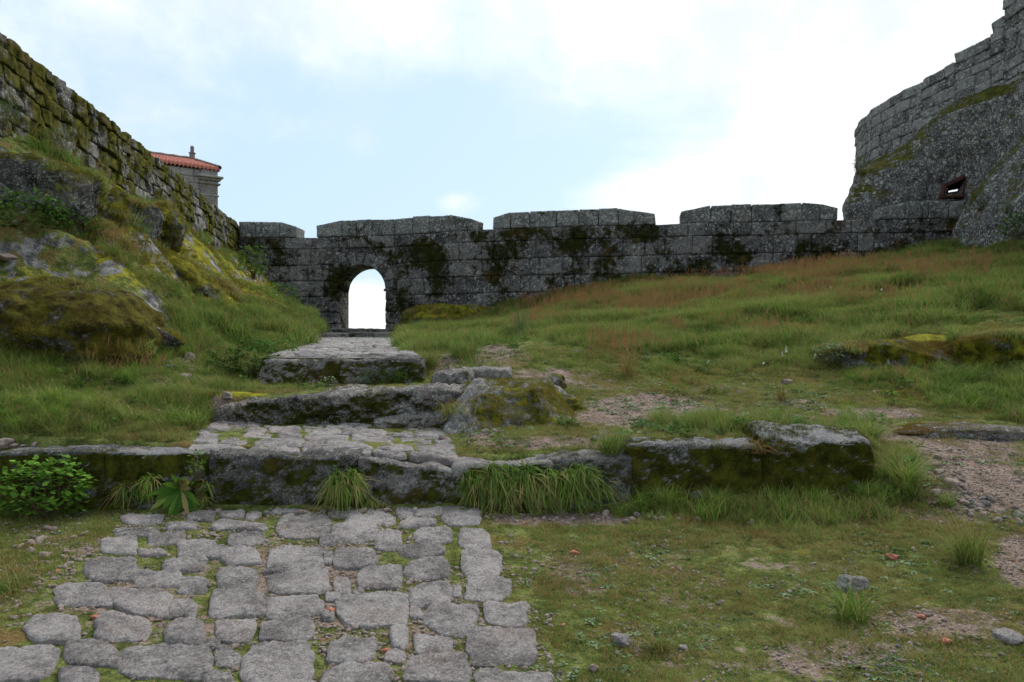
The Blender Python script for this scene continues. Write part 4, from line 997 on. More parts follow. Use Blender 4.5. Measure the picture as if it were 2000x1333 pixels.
# rubble along the gravel path and gravel everywhere: beyond counting
def proto(name, V, Fq, mat, attrs=None):
    me = bpy.data.meshes.new(name); Vl = V.tolist(); me.from_pydata(Vl, [], [tuple(int(i) for i in f) for f in Fq])
    for k, v in (attrs or {}).items():
        a = me.attributes.new(k, 'FLOAT', 'POINT'); a.data.foreach_set('value', np.asarray(v, dtype=np.float32))
    me.polygons.foreach_set('use_smooth', np.ones(len(me.polygons), bool)); me.materials.append(mat)
    return bpy.data.objects.new(name, me)
def scatter(name, protos, pts, rot, scl, idx, kind='stuff', label=None, cat=None, group=None):
    """one object whose geometry nodes set a proto on every point"""
    colp = bpy.data.collections.new(name + '_source')
    for p in protos: colp.objects.link(p)
    me = bpy.data.meshes.new(name); n = len(pts); me.vertices.add(n); me.vertices.foreach_set('co', np.asarray(pts, np.float32).ravel())
    a = me.attributes.new('rot', 'FLOAT_VECTOR', 'POINT'); a.data.foreach_set('vector', np.asarray(rot, np.float32).ravel())
    a = me.attributes.new('scl', 'FLOAT', 'POINT'); a.data.foreach_set('value', np.asarray(scl, np.float32))
    a = me.attributes.new('pick', 'INT', 'POINT'); a.data.foreach_set('value', np.asarray(idx, np.int32))
    o = bpy.data.objects.new(name, me); COL.objects.link(o)
    ng = bpy.data.node_groups.new(name, 'GeometryNodeTree'); ng.interface.new_socket('Geometry', in_out='INPUT', socket_type='NodeSocketGeometry'); ng.interface.new_socket('Geometry', in_out='OUTPUT', socket_type='NodeSocketGeometry')
    N = ng.nodes; L = ng.links; gi = N.new('NodeGroupInput'); go = N.new('NodeGroupOutput')
    ci = N.new('GeometryNodeCollectionInfo'); ci.inputs['Collection'].default_value = colp; ci.inputs['Separate Children'].default_value = True; ci.inputs['Reset Children'].default_value = True
    ip = N.new('GeometryNodeInstanceOnPoints'); ip.inputs['Pick Instance'].default_value = True
    def na(nm, t):
        x = N.new('GeometryNodeInputNamedAttribute'); x.data_type = t; x.inputs['Name'].default_value = nm; return x.outputs['Attribute']
    L.new(gi.outputs[0], ip.inputs['Points']); L.new(ci.outputs[0], ip.inputs['Instance']); L.new(na('pick', 'INT'), ip.inputs['Instance Index'])
    er = N.new('FunctionNodeEulerToRotation'); L.new(na('rot', 'FLOAT_VECTOR'), er.inputs[0]); L.new(er.outputs[0], ip.inputs['Rotation']); L.new(na('scl', 'FLOAT'), ip.inputs['Scale']); L.new(ip.outputs[0], go.inputs[0])
    md = o.modifiers.new('scatter', 'NODES'); md.node_group = ng
    return tag(o, label, cat, group, kind)
rs5 = np.random.RandomState(77)
def inpoly_stone(X, Y, grow=1.0):
    m = np.zeros(len(X), bool)
    for c, h in cobbles: m |= ((np.abs((X - c[0]) / (h[0] * grow)) ** 3 + np.abs((Y - c[1]) / (h[1] * grow)) ** 3) < 1)
    return m
def blocked(X, Y):
    m = (Y > 6.86) & (Y < 7.3) & (X < 3.05)
    m |= (Y > 7.1) & (Y < 8.6) & (X > -2.9 + (7.1 - Y) * .2) & (X < -.45 - (Y - 7.1) * .18)
    m |= (Y > 8.4) & (Y < 9.1) & (X > -3.1) & (X < -.5)
    l, r = ramp_edges(Y); m |= (Y > 10.4) & (Y < 28.5) & (X > l) & (X < r)
    for x, y, a, b, rz in footprints:
        u = (X - x) * math.cos(rz) + (Y - y) * math.sin(rz); v = -(X - x) * math.sin(rz) + (Y - y) * math.cos(rz)
        m |= ((u / (a * .8)) ** 2 + (v / (b * .8)) ** 2) < 1
    wy = np.interp(X, _wx, _wy); m |= Y > wy - .02; m |= X < leftwall_x(Y) + .03
    return m
def sample(n, y0, y1, xpad=2.3, pw=1.0):
    """random places on the ground in a widening strip in front of the camera, denser nearer"""
    n = int(n * 1.28); u = rs5.uniform(0, 1, n); e = 2 - pw
    Y = (y0 ** e + u * (y1 ** e - y0 ** e)) ** (1 / e) if abs(e) > 1e-6 else y0 * (y1 / y0) ** u
    X = rs5.uniform(-1, 1, n) * (.63 * Y + xpad); return X, Y
def fields(X, Y):
    Z = hz(X, Y); x, y = PX(X, Y, Z); 
    q = np.stack([X, Y, 0 * X], 1)
    return Z, x, y, field(x, y, DIRT), field(x, y, MOSS), q
def slope_z(X, Y):
    e = .06; return (hz(X + e, Y, False) - hz(X - e, Y, False)) / (2 * e)
# gravel protos
pp = []
for k in range(6):
    U, Fq = cube_grid(3, 3, 3); r = np.random.RandomState(k + 300); D = U / np.linalg.norm(U, axis=1, keepdims=True)
    for _ in range(6):
        nn = r.normal(size=3); nn /= np.linalg.norm(nn); s = D @ nn - r.uniform(.45, .8); D = D - np.where(s > 0, s, 0)[:, None] * nn
    pp.append(proto('pebble', D * np.array([.5, .4, .3]), Fq, [M['pebble'], M['pave'], M['pebble'], M['pebble'], M['pebble'], M['brick']][k], {'tint': np.full(len(D), r.uniform())}))
X, Y = sample(90000, 3.6, 14, pw=1.5); Z, x, y, D_, Mo, q = fields(X, Y)
dn = D_ + fbm(q, 1.9, 5, .65, 40) * 1.1 - np.where(Y < 7, .0, .2)
keep = (rs5.uniform(0, 1, len(X)) < sstep(dn, .0, .5) * .75) & ~blocked(X, Y) & ~inpoly_stone(X, Y, .85)
X, Y, Z = X[keep], Y[keep], Z[keep]; n = len(X)
inp = (X > -3.1) & (X < .25) & (Y < 6.9); size = np.exp(rs5.normal(-4.35, .42, n)) * (.7 + .05 * Y) * np.where(inp, 1.5, 1)
scatter('gravel', pp, np.stack([X, Y, Z + size * .1], 1), rs5.uniform(-.6, .6, (n, 3)) + np.c_[0 * X, 0 * X, rs5.uniform(0, 6.28, n)], np.minimum(size * 1.4, .05), rs5.choice(6, n, p=[.3, .06, .22, .22, .194, .006]))
# heaps of rubble
rp = []
for (x, y, sx, sy, n) in [(1905, 990, 26, 12, 40), (1870, 960, 14, 12, 20), (1950, 1015, 40, 10, 46), (1850, 930, 12, 16, 20), (345, 722, 26, 14, 16), (1830, 895, 16, 14, 14), (30, 884, 26, 5, 14), (640, 1004, 160, 3, 30), (100, 1060, 60, 16, 26), (1800, 850, 60, 6, 14), (1180, 1014, 90, 6, 40), (940, 850, 30, 10, 24)]:
    for _ in range(n):
        g = ground_pt(x + rs5.normal() * sx, y + rs5.normal() * sy, near=4); rp.append(list(g) + [np.exp(rs5.normal(-3.3, .5))])
rp = np.array(rp); n = len(rp); rp[:, 3] = np.clip(rp[:, 3], .02, .12)
scatter('rubble', pp[:5], rp[:, :3] + np.c_[np.zeros((n, 2)), rp[:, 3] * .12], rs5.uniform(-.7, .7, (n, 3)) + np.c_[np.zeros((n, 2)), rs5.uniform(0, 6.28, n)], rp[:, 3] * 1.3, rs5.choice(5, n))
# ---------------------------------------------------------------- vegetation
def blades(n, rad, h, lean, droop, width, seed, seg=4, hvar=.35, az=None, stiff=1.0, head=0):
    r = np.random.RandomState(seed); a = r.uniform(0, 2 * np.pi, n) if az is None else az + r.normal(0, .9, n); rr = rad * np.sqrt(r.uniform(0, 1, n)); b = r.uniform(0, 2 * np.pi, n)
    base = np.stack([rr * np.cos(b), rr * np.sin(b), np.full(n, -.01)], 1)
    H = h * (1 + r.uniform(-hvar, hvar, n)); ln = lean * r.uniform(.2, 1.2, n); dr = droop * r.uniform(.3, 1.3, n); wd = width * r.uniform(.7, 1.3, n)
    t = np.linspace(0, 1, seg + 1); dirv = np.stack([np.cos(a), np.sin(a), 0 * a], 1); side = np.stack([-np.sin(a), np.cos(a), 0 * a], 1)
    tw = r.uniform(-.5, .5, n); side = side * np.cos(tw)[:, None] + np.array([0, 0, 1]) * np.sin(tw)[:, None] * .3
    V, A, R = [], [], []; rn = r.uniform(0, 1, n)
    for k, tt in enumerate(t):
        off = H * (ln * tt + dr * tt ** 2.2); z = H * (tt - .55 * np.minimum(dr, 1.6) * tt ** 2.4 * stiff)
        c = base + dirv * off[:, None]; c[:, 2] += z
        wk = wd * (1 - tt ** 1.6) * (.6 + .4 * min(1, tt * 4)) + 1e-4
        V += [c - side * wk[:, None] / 2, c + side * wk[:, None] / 2]; A += [np.full(n, tt)] * 2; R += [rn] * 2
    V = np.stack(V, 1); m = 2 * (seg + 1); i = np.arange(n)[:, None] * m
    Fq = np.concatenate([np.concatenate([i + 2 * k, i + 2 * k + 1, i + 2 * k + 3, i + 2 * k + 2], 1) for k in range(seg)])
    V = V.reshape(-1, 3); A = np.stack(A, 1).ravel(); R = np.stack(R, 1).ravel()
    return V, Fq, A, R
def seedheads(n, rad, h, seed, w_=.006, L=.09):
    """thin stems with a loose feathery head"""
    r = np.random.RandomState(seed); V, Fq, A, R, k = [], [], [], [], 0
    for i in range(n):
        a, b = r.uniform(0, 6.28, 2); rr = rad * r.uniform(0, 1); hh = h * r.uniform(.75, 1.2); ln = r.uniform(.05, .3) * hh; rn = r.uniform()
        p0 = np.array([rr * math.cos(b), rr * math.sin(b), 0]); d = np.array([math.cos(a) * ln, math.sin(a) * ln, hh])
        for q in range(7):
            t0, t1 = (0, .72) if q == 0 else (.68 + .05 * (q - 1), .74 + .05 * (q - 1) + .04)
            c0, c1 = p0 + d * t0, p0 + d * t1
            if q: a2 = r.uniform(0, 6.28); c1 = c1 + np.array([math.cos(a2), math.sin(a2), .3]) * L * .22 * (1 - q / 9)
            s = np.array([-math.sin(a), math.cos(a), 0]) * (.0012 if q == 0 else w_ * .5)
            V += [c0 - s, c0 + s, c1 + s * .5, c1 - s * .5]; Fq.append((k, k + 1, k + 2, k + 3)); A += ([0, 0, .6, .6] if q == 0 else [1] * 4); R += [rn] * 4; k += 4
    return np.array(V), np.array(Fq), np.array(A), np.array(R)
def leaves(n, rad, size, seed, h=0.05, shape='oval', up_=.3, spread=1.0, dome=True):
    """leaves of 6 points folded along the midrib, spread over a low mound"""
    r = np.random.RandomState(seed); V, Fq, A, R, k = [], [], [], [], 0
    prof = {'oval': [(0, 0), (.3, .30), (.7, .27), (1, 0)], 'heart': [(0, 0), (.12, .42), (.55, .42), (1, 0)], 'lance': [(0, 0), (.3, .10), (.7, .09), (1, 0)]}[shape]
    for i in range(n):
        a = r.uniform(0, 6.28); rr = rad * r.uniform(0, 1) ** .6; b = r.uniform(0, 6.28); s = size * r.uniform(.6, 1.25)
        zz = h * r.uniform(.2, 1) * (math.sqrt(max(0, 1 - (rr / rad) ** 2)) if dome else 1)
        p0 = np.array([rr * math.cos(b), rr * math.sin(b), zz]); el = r.uniform(-.4, 1.0) * up_ + .15
        d = np.array([math.cos(a) * math.cos(el), math.sin(a) * math.cos(el), math.sin(el)]); sd_ = np.array([-math.sin(a), math.cos(a), r.uniform(-.4, .4)]); nn = np.cross(d, sd_)
        rn = r.uniform(); c = [p0 + d * s * u - nn * s * .12 * u * u for u, _ in prof]
        V += [c[0], c[1] - sd_ * s * prof[1][1] + nn * s * .06, c[2] - sd_ * s * prof[2][1] + nn * s * .05, c[3], c[2] + sd_ * s * prof[2][1] + nn * s * .05, c[1] + sd_ * s * prof[1][1] + nn * s * .06, c[1], c[2]]
        Fq += [(k, k + 1, k + 6, k + 6), (k + 1, k + 2, k + 7, k + 6), (k + 2, k + 3, k + 7, k + 7), (k + 3, k + 4, k + 7, k + 7), (k + 4, k + 5, k + 6, k + 7), (k + 5, k, k + 6, k + 6)]
        A += [.5] * 8; R += [rn] * 8; k += 8
    Fl = [tuple(dict.fromkeys(f)) for f in Fq]
    return np.array(V), Fl, np.array(A), np.array(R)
def join(*ps):
    V, Fs, A, R, n = [], [], [], [], 0
    for v, f, a, r in ps:
        V.append(v); Fs += [tuple(int(i) + n for i in t) for t in (f.tolist() if isinstance(f, np.ndarray) else f)]; A.append(a); R.append(r); n += len(v)
    return np.concatenate(V), Fs, np.concatenate(A), np.concatenate(R)
def vproto(name, part, mat): v, f, a, r = part; return proto(name, v, f.tolist() if isinstance(f, np.ndarray) else f, mat, {'along': a, 'rnd': r})
def put(name, protos, X, Y, Z, scl, tiltx=0.0, idx=None, w_=None, sink=.0):
    n = len(X); sl_ = slope_z(X, Y); rot = np.c_[rs5.normal(0, .10, n), -np.clip(np.arctan(sl_), -.6, .6) * .5, rs5.uniform(0, 6.28, n)]
    # blades lean with the slope a little: small tilt, then spin about the upright axis
    rot[:, 1] = rs5.normal(0, .10, n)
    if idx is None: idx = rs5.randint(0, len(protos), n)
    return scatter(name, protos, np.stack([X, Y, Z - sink], 1), rot, scl, idx)

short = [vproto('turf_tuft', blades(34, .055, .035, .5, .5, .0032, s, 3), M['turf']) for s in (1, 2, 3, 4)]
mossp = [vproto('moss_tuft', blades(46, .05, .014, .5, .3, .0042, s, 2), M['moss_tuft']) for s in (11, 12, 13)]
herb = [vproto('herb_tuft', leaves(16, .05, .034, s, .014, 'oval', .3), M['herb']) for s in (21, 22, 23)] + [vproto('herb_tuft', leaves(22, .045, .028, s, .018, 'lance', .5), M['greyshrub']) for s in (24, 25)]
med = [vproto('grass_tuft', blades(44, .09, .15, .35, .55, .0048, s, 4), M['grass']) for s in (31, 32, 33, 34, 35)]
lush = [vproto('grass_tuft', blades(60, .10, .23, .35, .8, .0062, s, 5), M['lush']) for s in (41, 42, 43)]
seedp = [vproto('seeding_tuft', join(blades(22, .09, .15, .3, .4, .0045, s, 3), seedheads(9, .16, .32, s, .006, .12)), M['seed']) for s in (51, 52, 53, 54)]
leafy = [vproto('leafy_tuft', leaves(46, .13, .055, s, .13, 'oval', .7), M['shrub']) for s in (61, 62, 63)]
far_g = [vproto('meadow_tuft', blades(60, .22, .20, .35, .55, .010, s, 3), M['grass']) for s in (71, 72, 73)]

# pixel-space descriptions of where the longer grass grows, evaluated on ground points
LUSH = [(1000, 955, 150, 50, 1), (1240, 940, 40, 60, .8), (1420, 1000, 330, 30, .9), (650, 950, 36, 50, .0), (160, 720, 260, 70, 1), (120, 820, 250, 60, .8), (420, 640, 150, 50, .8), (560, 660, 90, 26, .9), (340, 810, 90, 50, .9),
        (1900, 760, 150, 60, 1), (1750, 740, 100, 26, .8), (1980, 800, 60, 40, .9), (800, 690, 30, 30, .9), (910, 680, 46, 26, .9), (1330, 700, 150, 40, .4), (1550, 650, 200, 40, .6), (1690, 830, 50, 20, 1), (1760, 920, 40, 40, 1),
        (1350, 830, 120, 20, .5), (1520, 830, 60, 18, .8), (1200, 570, 300, 20, .6), (250, 420, 120, 16, .6), (200, 310, 140, 14, .7), (60, 1000, 120, 20, .5), (40, 1180, 90, 60, .7), (1880, 790, 100, 20, .8), (300, 420, 90, 30, .6), (110, 300, 80, 30, .7), (260, 500, 120, 20, .5), (60, 440, 100, 24, .6), (200, 560, 200, 24, .5)]
# 1. turf over everything that is not stone, denser near the camera
X, Y = sample(95000, 3.6, 12.5, pw=1.45); Z, x, y, D_, Mo, q = fields(X, Y)
f1 = fbm(q, 1.7, 5, .6, 50); cover = .80 - D_ * .9 + f1 * .8
st = inpoly_stone(X, Y, .93); inpath = (X > -3.1) & (X < .2) & (Y < 6.9)
keep = (rs5.uniform(0, 1, len(X)) < np.clip(cover * np.where(inpath, .40, 1), 0, 1)) & ~blocked(X, Y) & ~st
X1, Y1, Z1, q1, M1 = X[keep], Y[keep], Z[keep], q[keep], Mo[keep]
fore = Y1 < 6.9
put('short_grass', short, X1, Y1, Z1, rs5.uniform(.5, 1.25, len(X1)) * np.where((X1 > -3.1) & (X1 < .1) & fore, .55, np.where(fore, .95 + .5 * np.clip(fbm(q1, 1.1, 3, .5, 61) + .1, -.4, 1), 1.25)))
# 2. moss cushions: foreground joints, banks
X, Y = sample(52000, 3.6, 26, pw=1.6); Z, x, y, D_, Mo, q = fields(X, Y)
prob = np.clip(Mo * 1.3 + fbm(q, 1.3, 4, .6, 70) * .8 - .05 - D_ * .4, 0, 1); inpath = (X > -3.1) & (X < .2) & (Y < 6.9); prob = np.maximum(prob, .75 * sstep(-X, 4.6, 5.6) * (Y > 9) * sstep(fbm(q, 1.1, 4, .6, 73), -.25, .15))
prob = np.where(inpath, .35 + .6 * fbm(q, 2.0, 3, .5, 71), prob)
keep = (rs5.uniform(0, 1, len(X)) < prob) & ~blocked(X, Y) & ~inpoly_stone(X, Y, .95)
X, Y, Z = X[keep], Y[keep], Z[keep]; put('moss', mossp, X, Y, Z, rs5.uniform(.7, 1.6, len(X)) * np.where(Y > 8, 1.6 + Y * .04, 1.0))
# moss and grass rooted on the rocks themselves
pos_, rot_ = [], []
for o in rockobjs:
    me = o.data; n = len(me.vertices); co = np.empty(n * 3); me.vertices.foreach_get('co', co); nr = np.empty(n * 3); me.vertices.foreach_get('normal', nr)
    co = co.reshape(-1, 3) + np.array(o.location); nr = nr.reshape(-1, 3); big = min(o.dimensions)
    if len(me.vertices) < 3000: continue
    gz_ = hz(co[:, 0], co[:, 1]); s = fbm(co, 1.5, 4, .6, 120) + nr[:, 2] * .45
    p = sstep(s, .15, .6) * (.14 if o.name == 'boulder' else .45 if o.dimensions.x < 2 else .6) * (nr[:, 2] > .05) * (co[:, 2] > gz_ - .03)
    k = rs5.uniform(0, 1, n) < p; pos_.append(co[k] + rs5.normal(0, .02, (k.sum(), 3)) * [1, 1, .2]); rot_.append(np.c_[-np.arcsin(np.clip(nr[k, 1], -1, 1)), np.arctan2(nr[k, 0], np.maximum(nr[k, 2], .05)), 0 * nr[k, 2]])
pos_ = np.concatenate(pos_); rot_ = np.concatenate(rot_); n = len(pos_); print('rock moss', n)
isg = (fbm(pos_, .9, 4, .6, 131) > .12) & (rs5.uniform(0, 1, n) < .35)
scatter('moss', mossp, pos_[~isg], rot_[~isg] * .85, rs5.uniform(.7, 1.7, (~isg).sum()), rs5.randint(0, 3, (~isg).sum()))
scatter('rock_grass', short[:4], pos_[isg], rot_[isg] * .35, rs5.uniform(1.3, 3.2, isg.sum()), rs5.randint(0, 4, isg.sum()))
# dark moss on the kerb faces
pos_, rot_ = [], []
for o in kerbs:
    me = o.data; n = len(me.vertices); co = np.empty(n * 3); me.vertices.foreach_get('co', co); nr = np.empty(n * 3); me.vertices.foreach_get('normal', nr)
    co = co.reshape(-1, 3) + np.array(o.location); nr = nr.reshape(-1, 3); m = me.materials[0]
    if co[:, 1].max() < 0: continue
    p = sstep(fbm(co, 2.2, 4, .6, 140) + (.22 if m is M['curb_moss'] else -.08) - np.abs(nr[:, 2]) * .25, .0, .3) * .6 * (nr[:, 1] < .3)
    k = rs5.uniform(0, 1, n) < p; pos_.append(co[k] + rs5.normal(0, .012, (k.sum(), 3)) * [1, .2, 1]); rot_.append(np.c_[-np.arcsin(np.clip(nr[k, 1], -1, 1)), np.arctan2(nr[k, 0], np.maximum(nr[k, 2], .02)), 0 * nr[k, 2]])
pos_ = np.concatenate(pos_); rot_ = np.concatenate(rot_); n = len(pos_); print('kerb moss', n)
dmoss = [vproto('moss_tuft', blades(40, .032, .012, .5, .3, .0035, s, 2), M['dark_moss_tuft']) for s in (14, 15, 16)]
scatter('kerb_moss', dmoss, pos_, rot_, rs5.uniform(.6, 1.25, n), rs5.randint(0, 3, n))
# 3. little herbs in patches
X, Y = sample(40000, 3.6, 13, pw=1.5); Z, x, y, D_, Mo, q = fields(X, Y)
prob = sstep(fbm(q, 1.5, 4, .6, 81), -.10, .5) * .5 * (1 - D_ * .2); inpath = (X > -3.1) & (X < .2) & (Y < 6.9)
keep = (rs5.uniform(0, 1, len(X)) < prob * np.where(inpath, .3, 1)) & ~blocked(X, Y) & ~inpoly_stone(X, Y, 1.0)
X, Y, Z = X[keep], Y[keep], Z[keep]; put('ground_herbs', herb, X, Y, Z, rs5.uniform(.35, 1.1, len(X)) * np.where(Y > 7, 1.2, .75))
# 4. middle grass on banks and hillside
X, Y = sample(60000, 5.2, 27.5, pw=.95); Z, x, y, D_, Mo, q = fields(X, Y)
lu = field(x, y, LUSH); hillr = sstep(715 - y, -30, 40) * (x > 760); bank = ((x < 620) & (y < 880) & (Y > 7))
prob = np.clip(.10 + lu * .85 + hillr * .95 + bank * .50 + fbm(q, .8, 4, .6, 90) * .5, 0, 1) * (1 - np.clip(D_ * 1.2, 0, 1)) * (1 - np.clip(Mo * .8, 0, .9))
crag = sstep(-X, 4.9, 5.7) * (Y > 9) * (x < 600); prob = prob * (1 - .62 * crag * (lu < .4))
prob = np.where((Y < 6.9) & (x > 1000), prob * (.12 + lu), prob); prob = np.where((Y < 6.9) & (x <= 1000), prob * np.clip(lu, .03, 1), prob)
keep = (rs5.uniform(0, 1, len(X)) < prob) & ~blocked(X, Y) & ~inpoly_stone(X, Y, 1.1)
X, Y, Z, lu, q = X[keep], Y[keep], Z[keep], lu[keep], q[keep]
near = Y < 13
hv = np.clip(.72 + fbm(q, .9, 4, .6, 91) * 1.5 + lu * .4, .28, 1.9)
put('grass', med, X[near], Y[near], Z[near], hv[near] * rs5.uniform(.5, 1.15, near.sum()))
put('meadow_grass', far_g, X[~near], Y[~near], Z[~near], hv[~near] * rs5.uniform(.55, 1.15, (~near).sum()))
# 5. lush clumps
X, Y = sample(30000, 5.2, 27, pw=1.1); Z, x, y, D_, Mo, q = fields(X, Y); lu = field(x, y, LUSH)
keep = (rs5.uniform(0, 1, len(X)) < sstep(lu + fbm(q, 1.1, 3, .5, 95) * .6, .45, 1.1) * .55 * (1 - D_)) & ~blocked(X, Y) & ~inpoly_stone(X, Y, 1.1)
X, Y, Z = X[keep], Y[keep], Z[keep]; put('tall_grass', lush, X, Y, Z, rs5.uniform(.45, 1.1, len(X)))
# 6. reddish seeding grass: the top of the hillside and scattered drifts
SEED = [(1350, 590, 420, 30, 1.15), (1650, 535, 380, 26, 1.05), (1450, 650, 260, 60, .6), (1080, 640, 120, 30, .5), (230, 700, 80, 40, .6), (290, 480, 150, 50, .6), (60, 460, 130, 30, .6), (1250, 680, 160, 26, .5), (1800, 600, 240, 30, .5), (1350, 780, 80, 26, .4), (1800, 760, 110, 20, .5), (480, 810, 60, 20, .3), (200, 360, 120, 30, .4)]
X, Y = sample(34000, 6.9, 26, pw=.8); Z, x, y, D_, Mo, q = fields(X, Y); se = field(x, y, SEED)
keep = (rs5.uniform(0, 1, len(X)) < sstep(se + fbm(q, .7, 4, .6, 97) * .9, .35, 1.3) * .55) & ~blocked(X, Y)
X, Y, Z = X[keep], Y[keep], Z[keep]; put('seeding_grass', seedp, X, Y, Z, rs5.uniform(.6, 1.15, len(X)))
# 7. low leafy weeds
X, Y = sample(9000, 7.2, 24, pw=1.1); Z, x, y, D_, Mo, q = fields(X, Y); lu = field(x, y, LUSH)
keep = (rs5.uniform(0, 1, len(X)) < sstep(fbm(q, .9, 4, .6, 99) + lu * .3, .05, .5) * .7 * (1 - D_)) & ~blocked(X, Y)
X, Y, Z = X[keep], Y[keep], Z[keep]; put('weeds', leafy, X, Y, Z, rs5.uniform(.35, .95, len(X)))

# ---- plants one can tell apart
def plant(name, part, mat, loc, label, cat, group=None, rotz=0, scl=1, tilt=0):
    v, f, a, r = part; R = np.array(Matrix.Rotation(rotz, 3, 'Z') @ Matrix.Rotation(tilt, 3, 'X')); v = (v * scl) @ R.T + np.array(loc)
    o = mkmesh(name, v, f.astype(int) if isinstance(f, np.ndarray) else f, mat, None, {'along': a, 'rnd': r}, origin=np.array(loc)); return tag(o, label, cat, group)
def tussock(px, py, w_, h_, label, n=220, mat='lush', droop=1.2, seed=1, d=None, group='grass tussocks', loc=None):
    g = ground_pt(px, py) if loc is None else np.array(loc); s = g[1] / F; R_ = w_ * s / 2; H = h_ * s
    part = join(blades(n, R_ * .45, H * 1.05, .35, droop, .0062, seed, 6, .4), blades(n // 2, R_ * .55, H * .55, .9, droop * 1.2, .006, seed + 50, 5, .4))
    return plant('grass_tussock', part, M[mat], g, label, 'grass tussock', group)
tussock(1890, 1105, 110, 95, 'spiky tussock with brown base on the turf near the right edge', 150, 'turf', .5, 201)
tussock(1660, 1215, 120, 80, 'dark tussock in the turf, lower right, left of the spiky one', 130, 'lush', .6, 202)
tussock(1288, 1275, 70, 45, 'small tussock beside the rough grey stone right of the paving', 70, 'turf', .6, 203)
tussock(1255, 1000, 80, 50, 'low rounded tussock in front of the low mossy kerb block', 140, 'lush', .9, 204)
tussock(1225, 738, 50, 56, 'upright seeding tussock in the middle of the hillside', 80, 'seed', .5, 205)
tussock(1528, 785, 36, 36, 'small tuft with red-brown base above the largest kerb block', 50, 'seed', .4, 206)
tussock(1770, 690, 0, 0, 'x', 1) if False else None
tussock(1870, 668, 80, 46, 'round green tussock standing on the mossy ledge at the right', 170, 'lush', .9, 207, loc=P(1870, 668, 11.5))
tussock(1695, 862, 110, 62, 'dense green tussock just behind the largest kerb block', 260, 'lush', 1.0, 208, loc=P(1690, 862, 7.9))
tussock(1480, 902, 60, 40, 'straw-coloured tuft in the joint left of the largest kerb block', 120, 'seed', 1.3, 209, loc=P(1478, 884, 7.02))
tussock(1195, 890, 80, 70, 'pale green tuft growing over the kerb left of the low mossy block', 160, 'lush', .9, 210, loc=P(1195, 892, 7.1))
tussock(1015, 655, 40, 60, 'tall grey-green tuft at the left foot of the hillside', 80, 'greyshrub', .3, 211)
tussock(905, 700, 110, 50, 'wide grass clump between the raised path and the dirt track', 220, 'grass', .8, 212)
tussock(1765, 960, 90, 90, 'tall green clump right of the largest kerb block', 240, 'lush', .9, 213)
tussock(1850, 990, 60, 36, 'small dark tuft among the rubble at the right', 90, 'lush', .8, 214)
tussock(840, 720, 60, 50, 'bright grass tuft at the right end of the raised path slab', 150, 'grass', .8, 215)
# tussocks hanging over the kerb front: rooted on its face, falling downwards
def hanging(px, py, d, w_, L, label, n=200, seed=1, mat='tussock', rise=.5):
    """a mass of small fountains of blades rooted over a patch of the kerb front"""
    r = np.random.RandomState(seed); g = P(px, py, d); s = d / F; R_ = w_ * s / 2; Ln = L * s; seg = 7; V, A, Rn = [], [], []
    nc = max(4, n // 45); a = r.uniform(0, 2 * np.pi, nc); q = np.sqrt(r.uniform(0, 1, nc)); cx_ = np.cos(a) * q * R_ * .8; cz = np.sin(a) * q * Ln * .36 - .22 * Ln
    cl = r.randint(0, nc, n); sz = r.uniform(.6, 1.15, nc); bx = cx_[cl] + r.normal(0, .014, n); bz = cz[cl] + r.normal(0, .012, n)
    az = r.normal(0, .95, n) + cx_[cl] / R_ * .35; el = r.uniform(-.3, 1.15, n); ln = Ln * .66 * sz[cl] * r.uniform(.35, 1.1, n); gr = r.uniform(.35, 1.25, n); rn = np.clip(r.uniform(0, 1, n) * .7 + (r.uniform(0, 1, nc) ** 2)[cl] * .4 + .15 * (bz < -.1 * Ln), 0, 1); wd = .0042 * r.uniform(.6, 1.4, n); cu = r.normal(0, .18, n)
    for k in range(seg + 1):
        t = k / seg; hx = np.sin(az) * np.cos(el) * t + cu * t * t; hy = -np.cos(az) * np.cos(el) * t - .10 * t; hz_ = np.sin(el) * t - gr * t ** 2.2
        c = np.stack([bx + ln * hx, np.minimum(ln * hy, -.005), bz + ln * hz_], 1); wk = wd * (1 - t ** 2) + 2e-4; V += [c - np.c_[wk, .5 * wk, .3 * wk], c + np.c_[wk, .5 * wk, .3 * wk]]; A += [np.full(n, t)] * 2; Rn += [rn] * 2
    V = np.stack(V, 1); m = 2 * (seg + 1); i = np.arange(n)[:, None] * m
    Fq = np.concatenate([np.concatenate([i + 2 * k, i + 2 * k + 1, i + 2 * k + 3, i + 2 * k + 2], 1) for k in range(seg)])
    V = V.reshape(-1, 3) + g; V[:, 2] = np.maximum(V[:, 2], rl(V[:, 0], V[:, 1]) + .01 + .02 * np.random.RandomState(1).uniform(0, 1, len(V)))
    o = mkmesh('grass_tussock', V, Fq, M[mat], None, {'along': np.stack(A, 1).ravel(), 'rnd': np.stack(Rn, 1).ravel()}); return tag(o, label, 'grass tussock', 'tussocks hanging over the kerb')
hanging(672, 925, 6.86, 74, 82, 'narrow hanging tussock with straw blades in the gap between two kerb blocks, above the paving', 520, 221, rise=.45)
hanging(735, 968, 6.84, 70, 34, 'small withered tuft at the foot of the sloping dark kerb block', 110, 222, 'grass', .6)
hanging(985, 918, 6.94, 150, 100, 'largest drooping tussock on the kerb, just right of the paving', 1000, 223, rise=.5)
hanging(925, 935, 6.94, 80, 70, 'drooping tussock left of the largest one, at the end of the sloping kerb block', 560, 224, rise=.45)
hanging(1085, 930, 6.94, 110, 86, 'drooping tussock right of the largest one, with dead brown blades', 700, 225, rise=.45)
hanging(1150, 925, 6.95, 90, 80, 'loose drooping tussock with a brown centre between the thin kerb slabs', 480, 226, rise=.5)
hanging(265, 945, 6.9, 60, 60, 'withered straw tuft on the kerb left of the rosette plant', 150, 227, 'grass', .6)
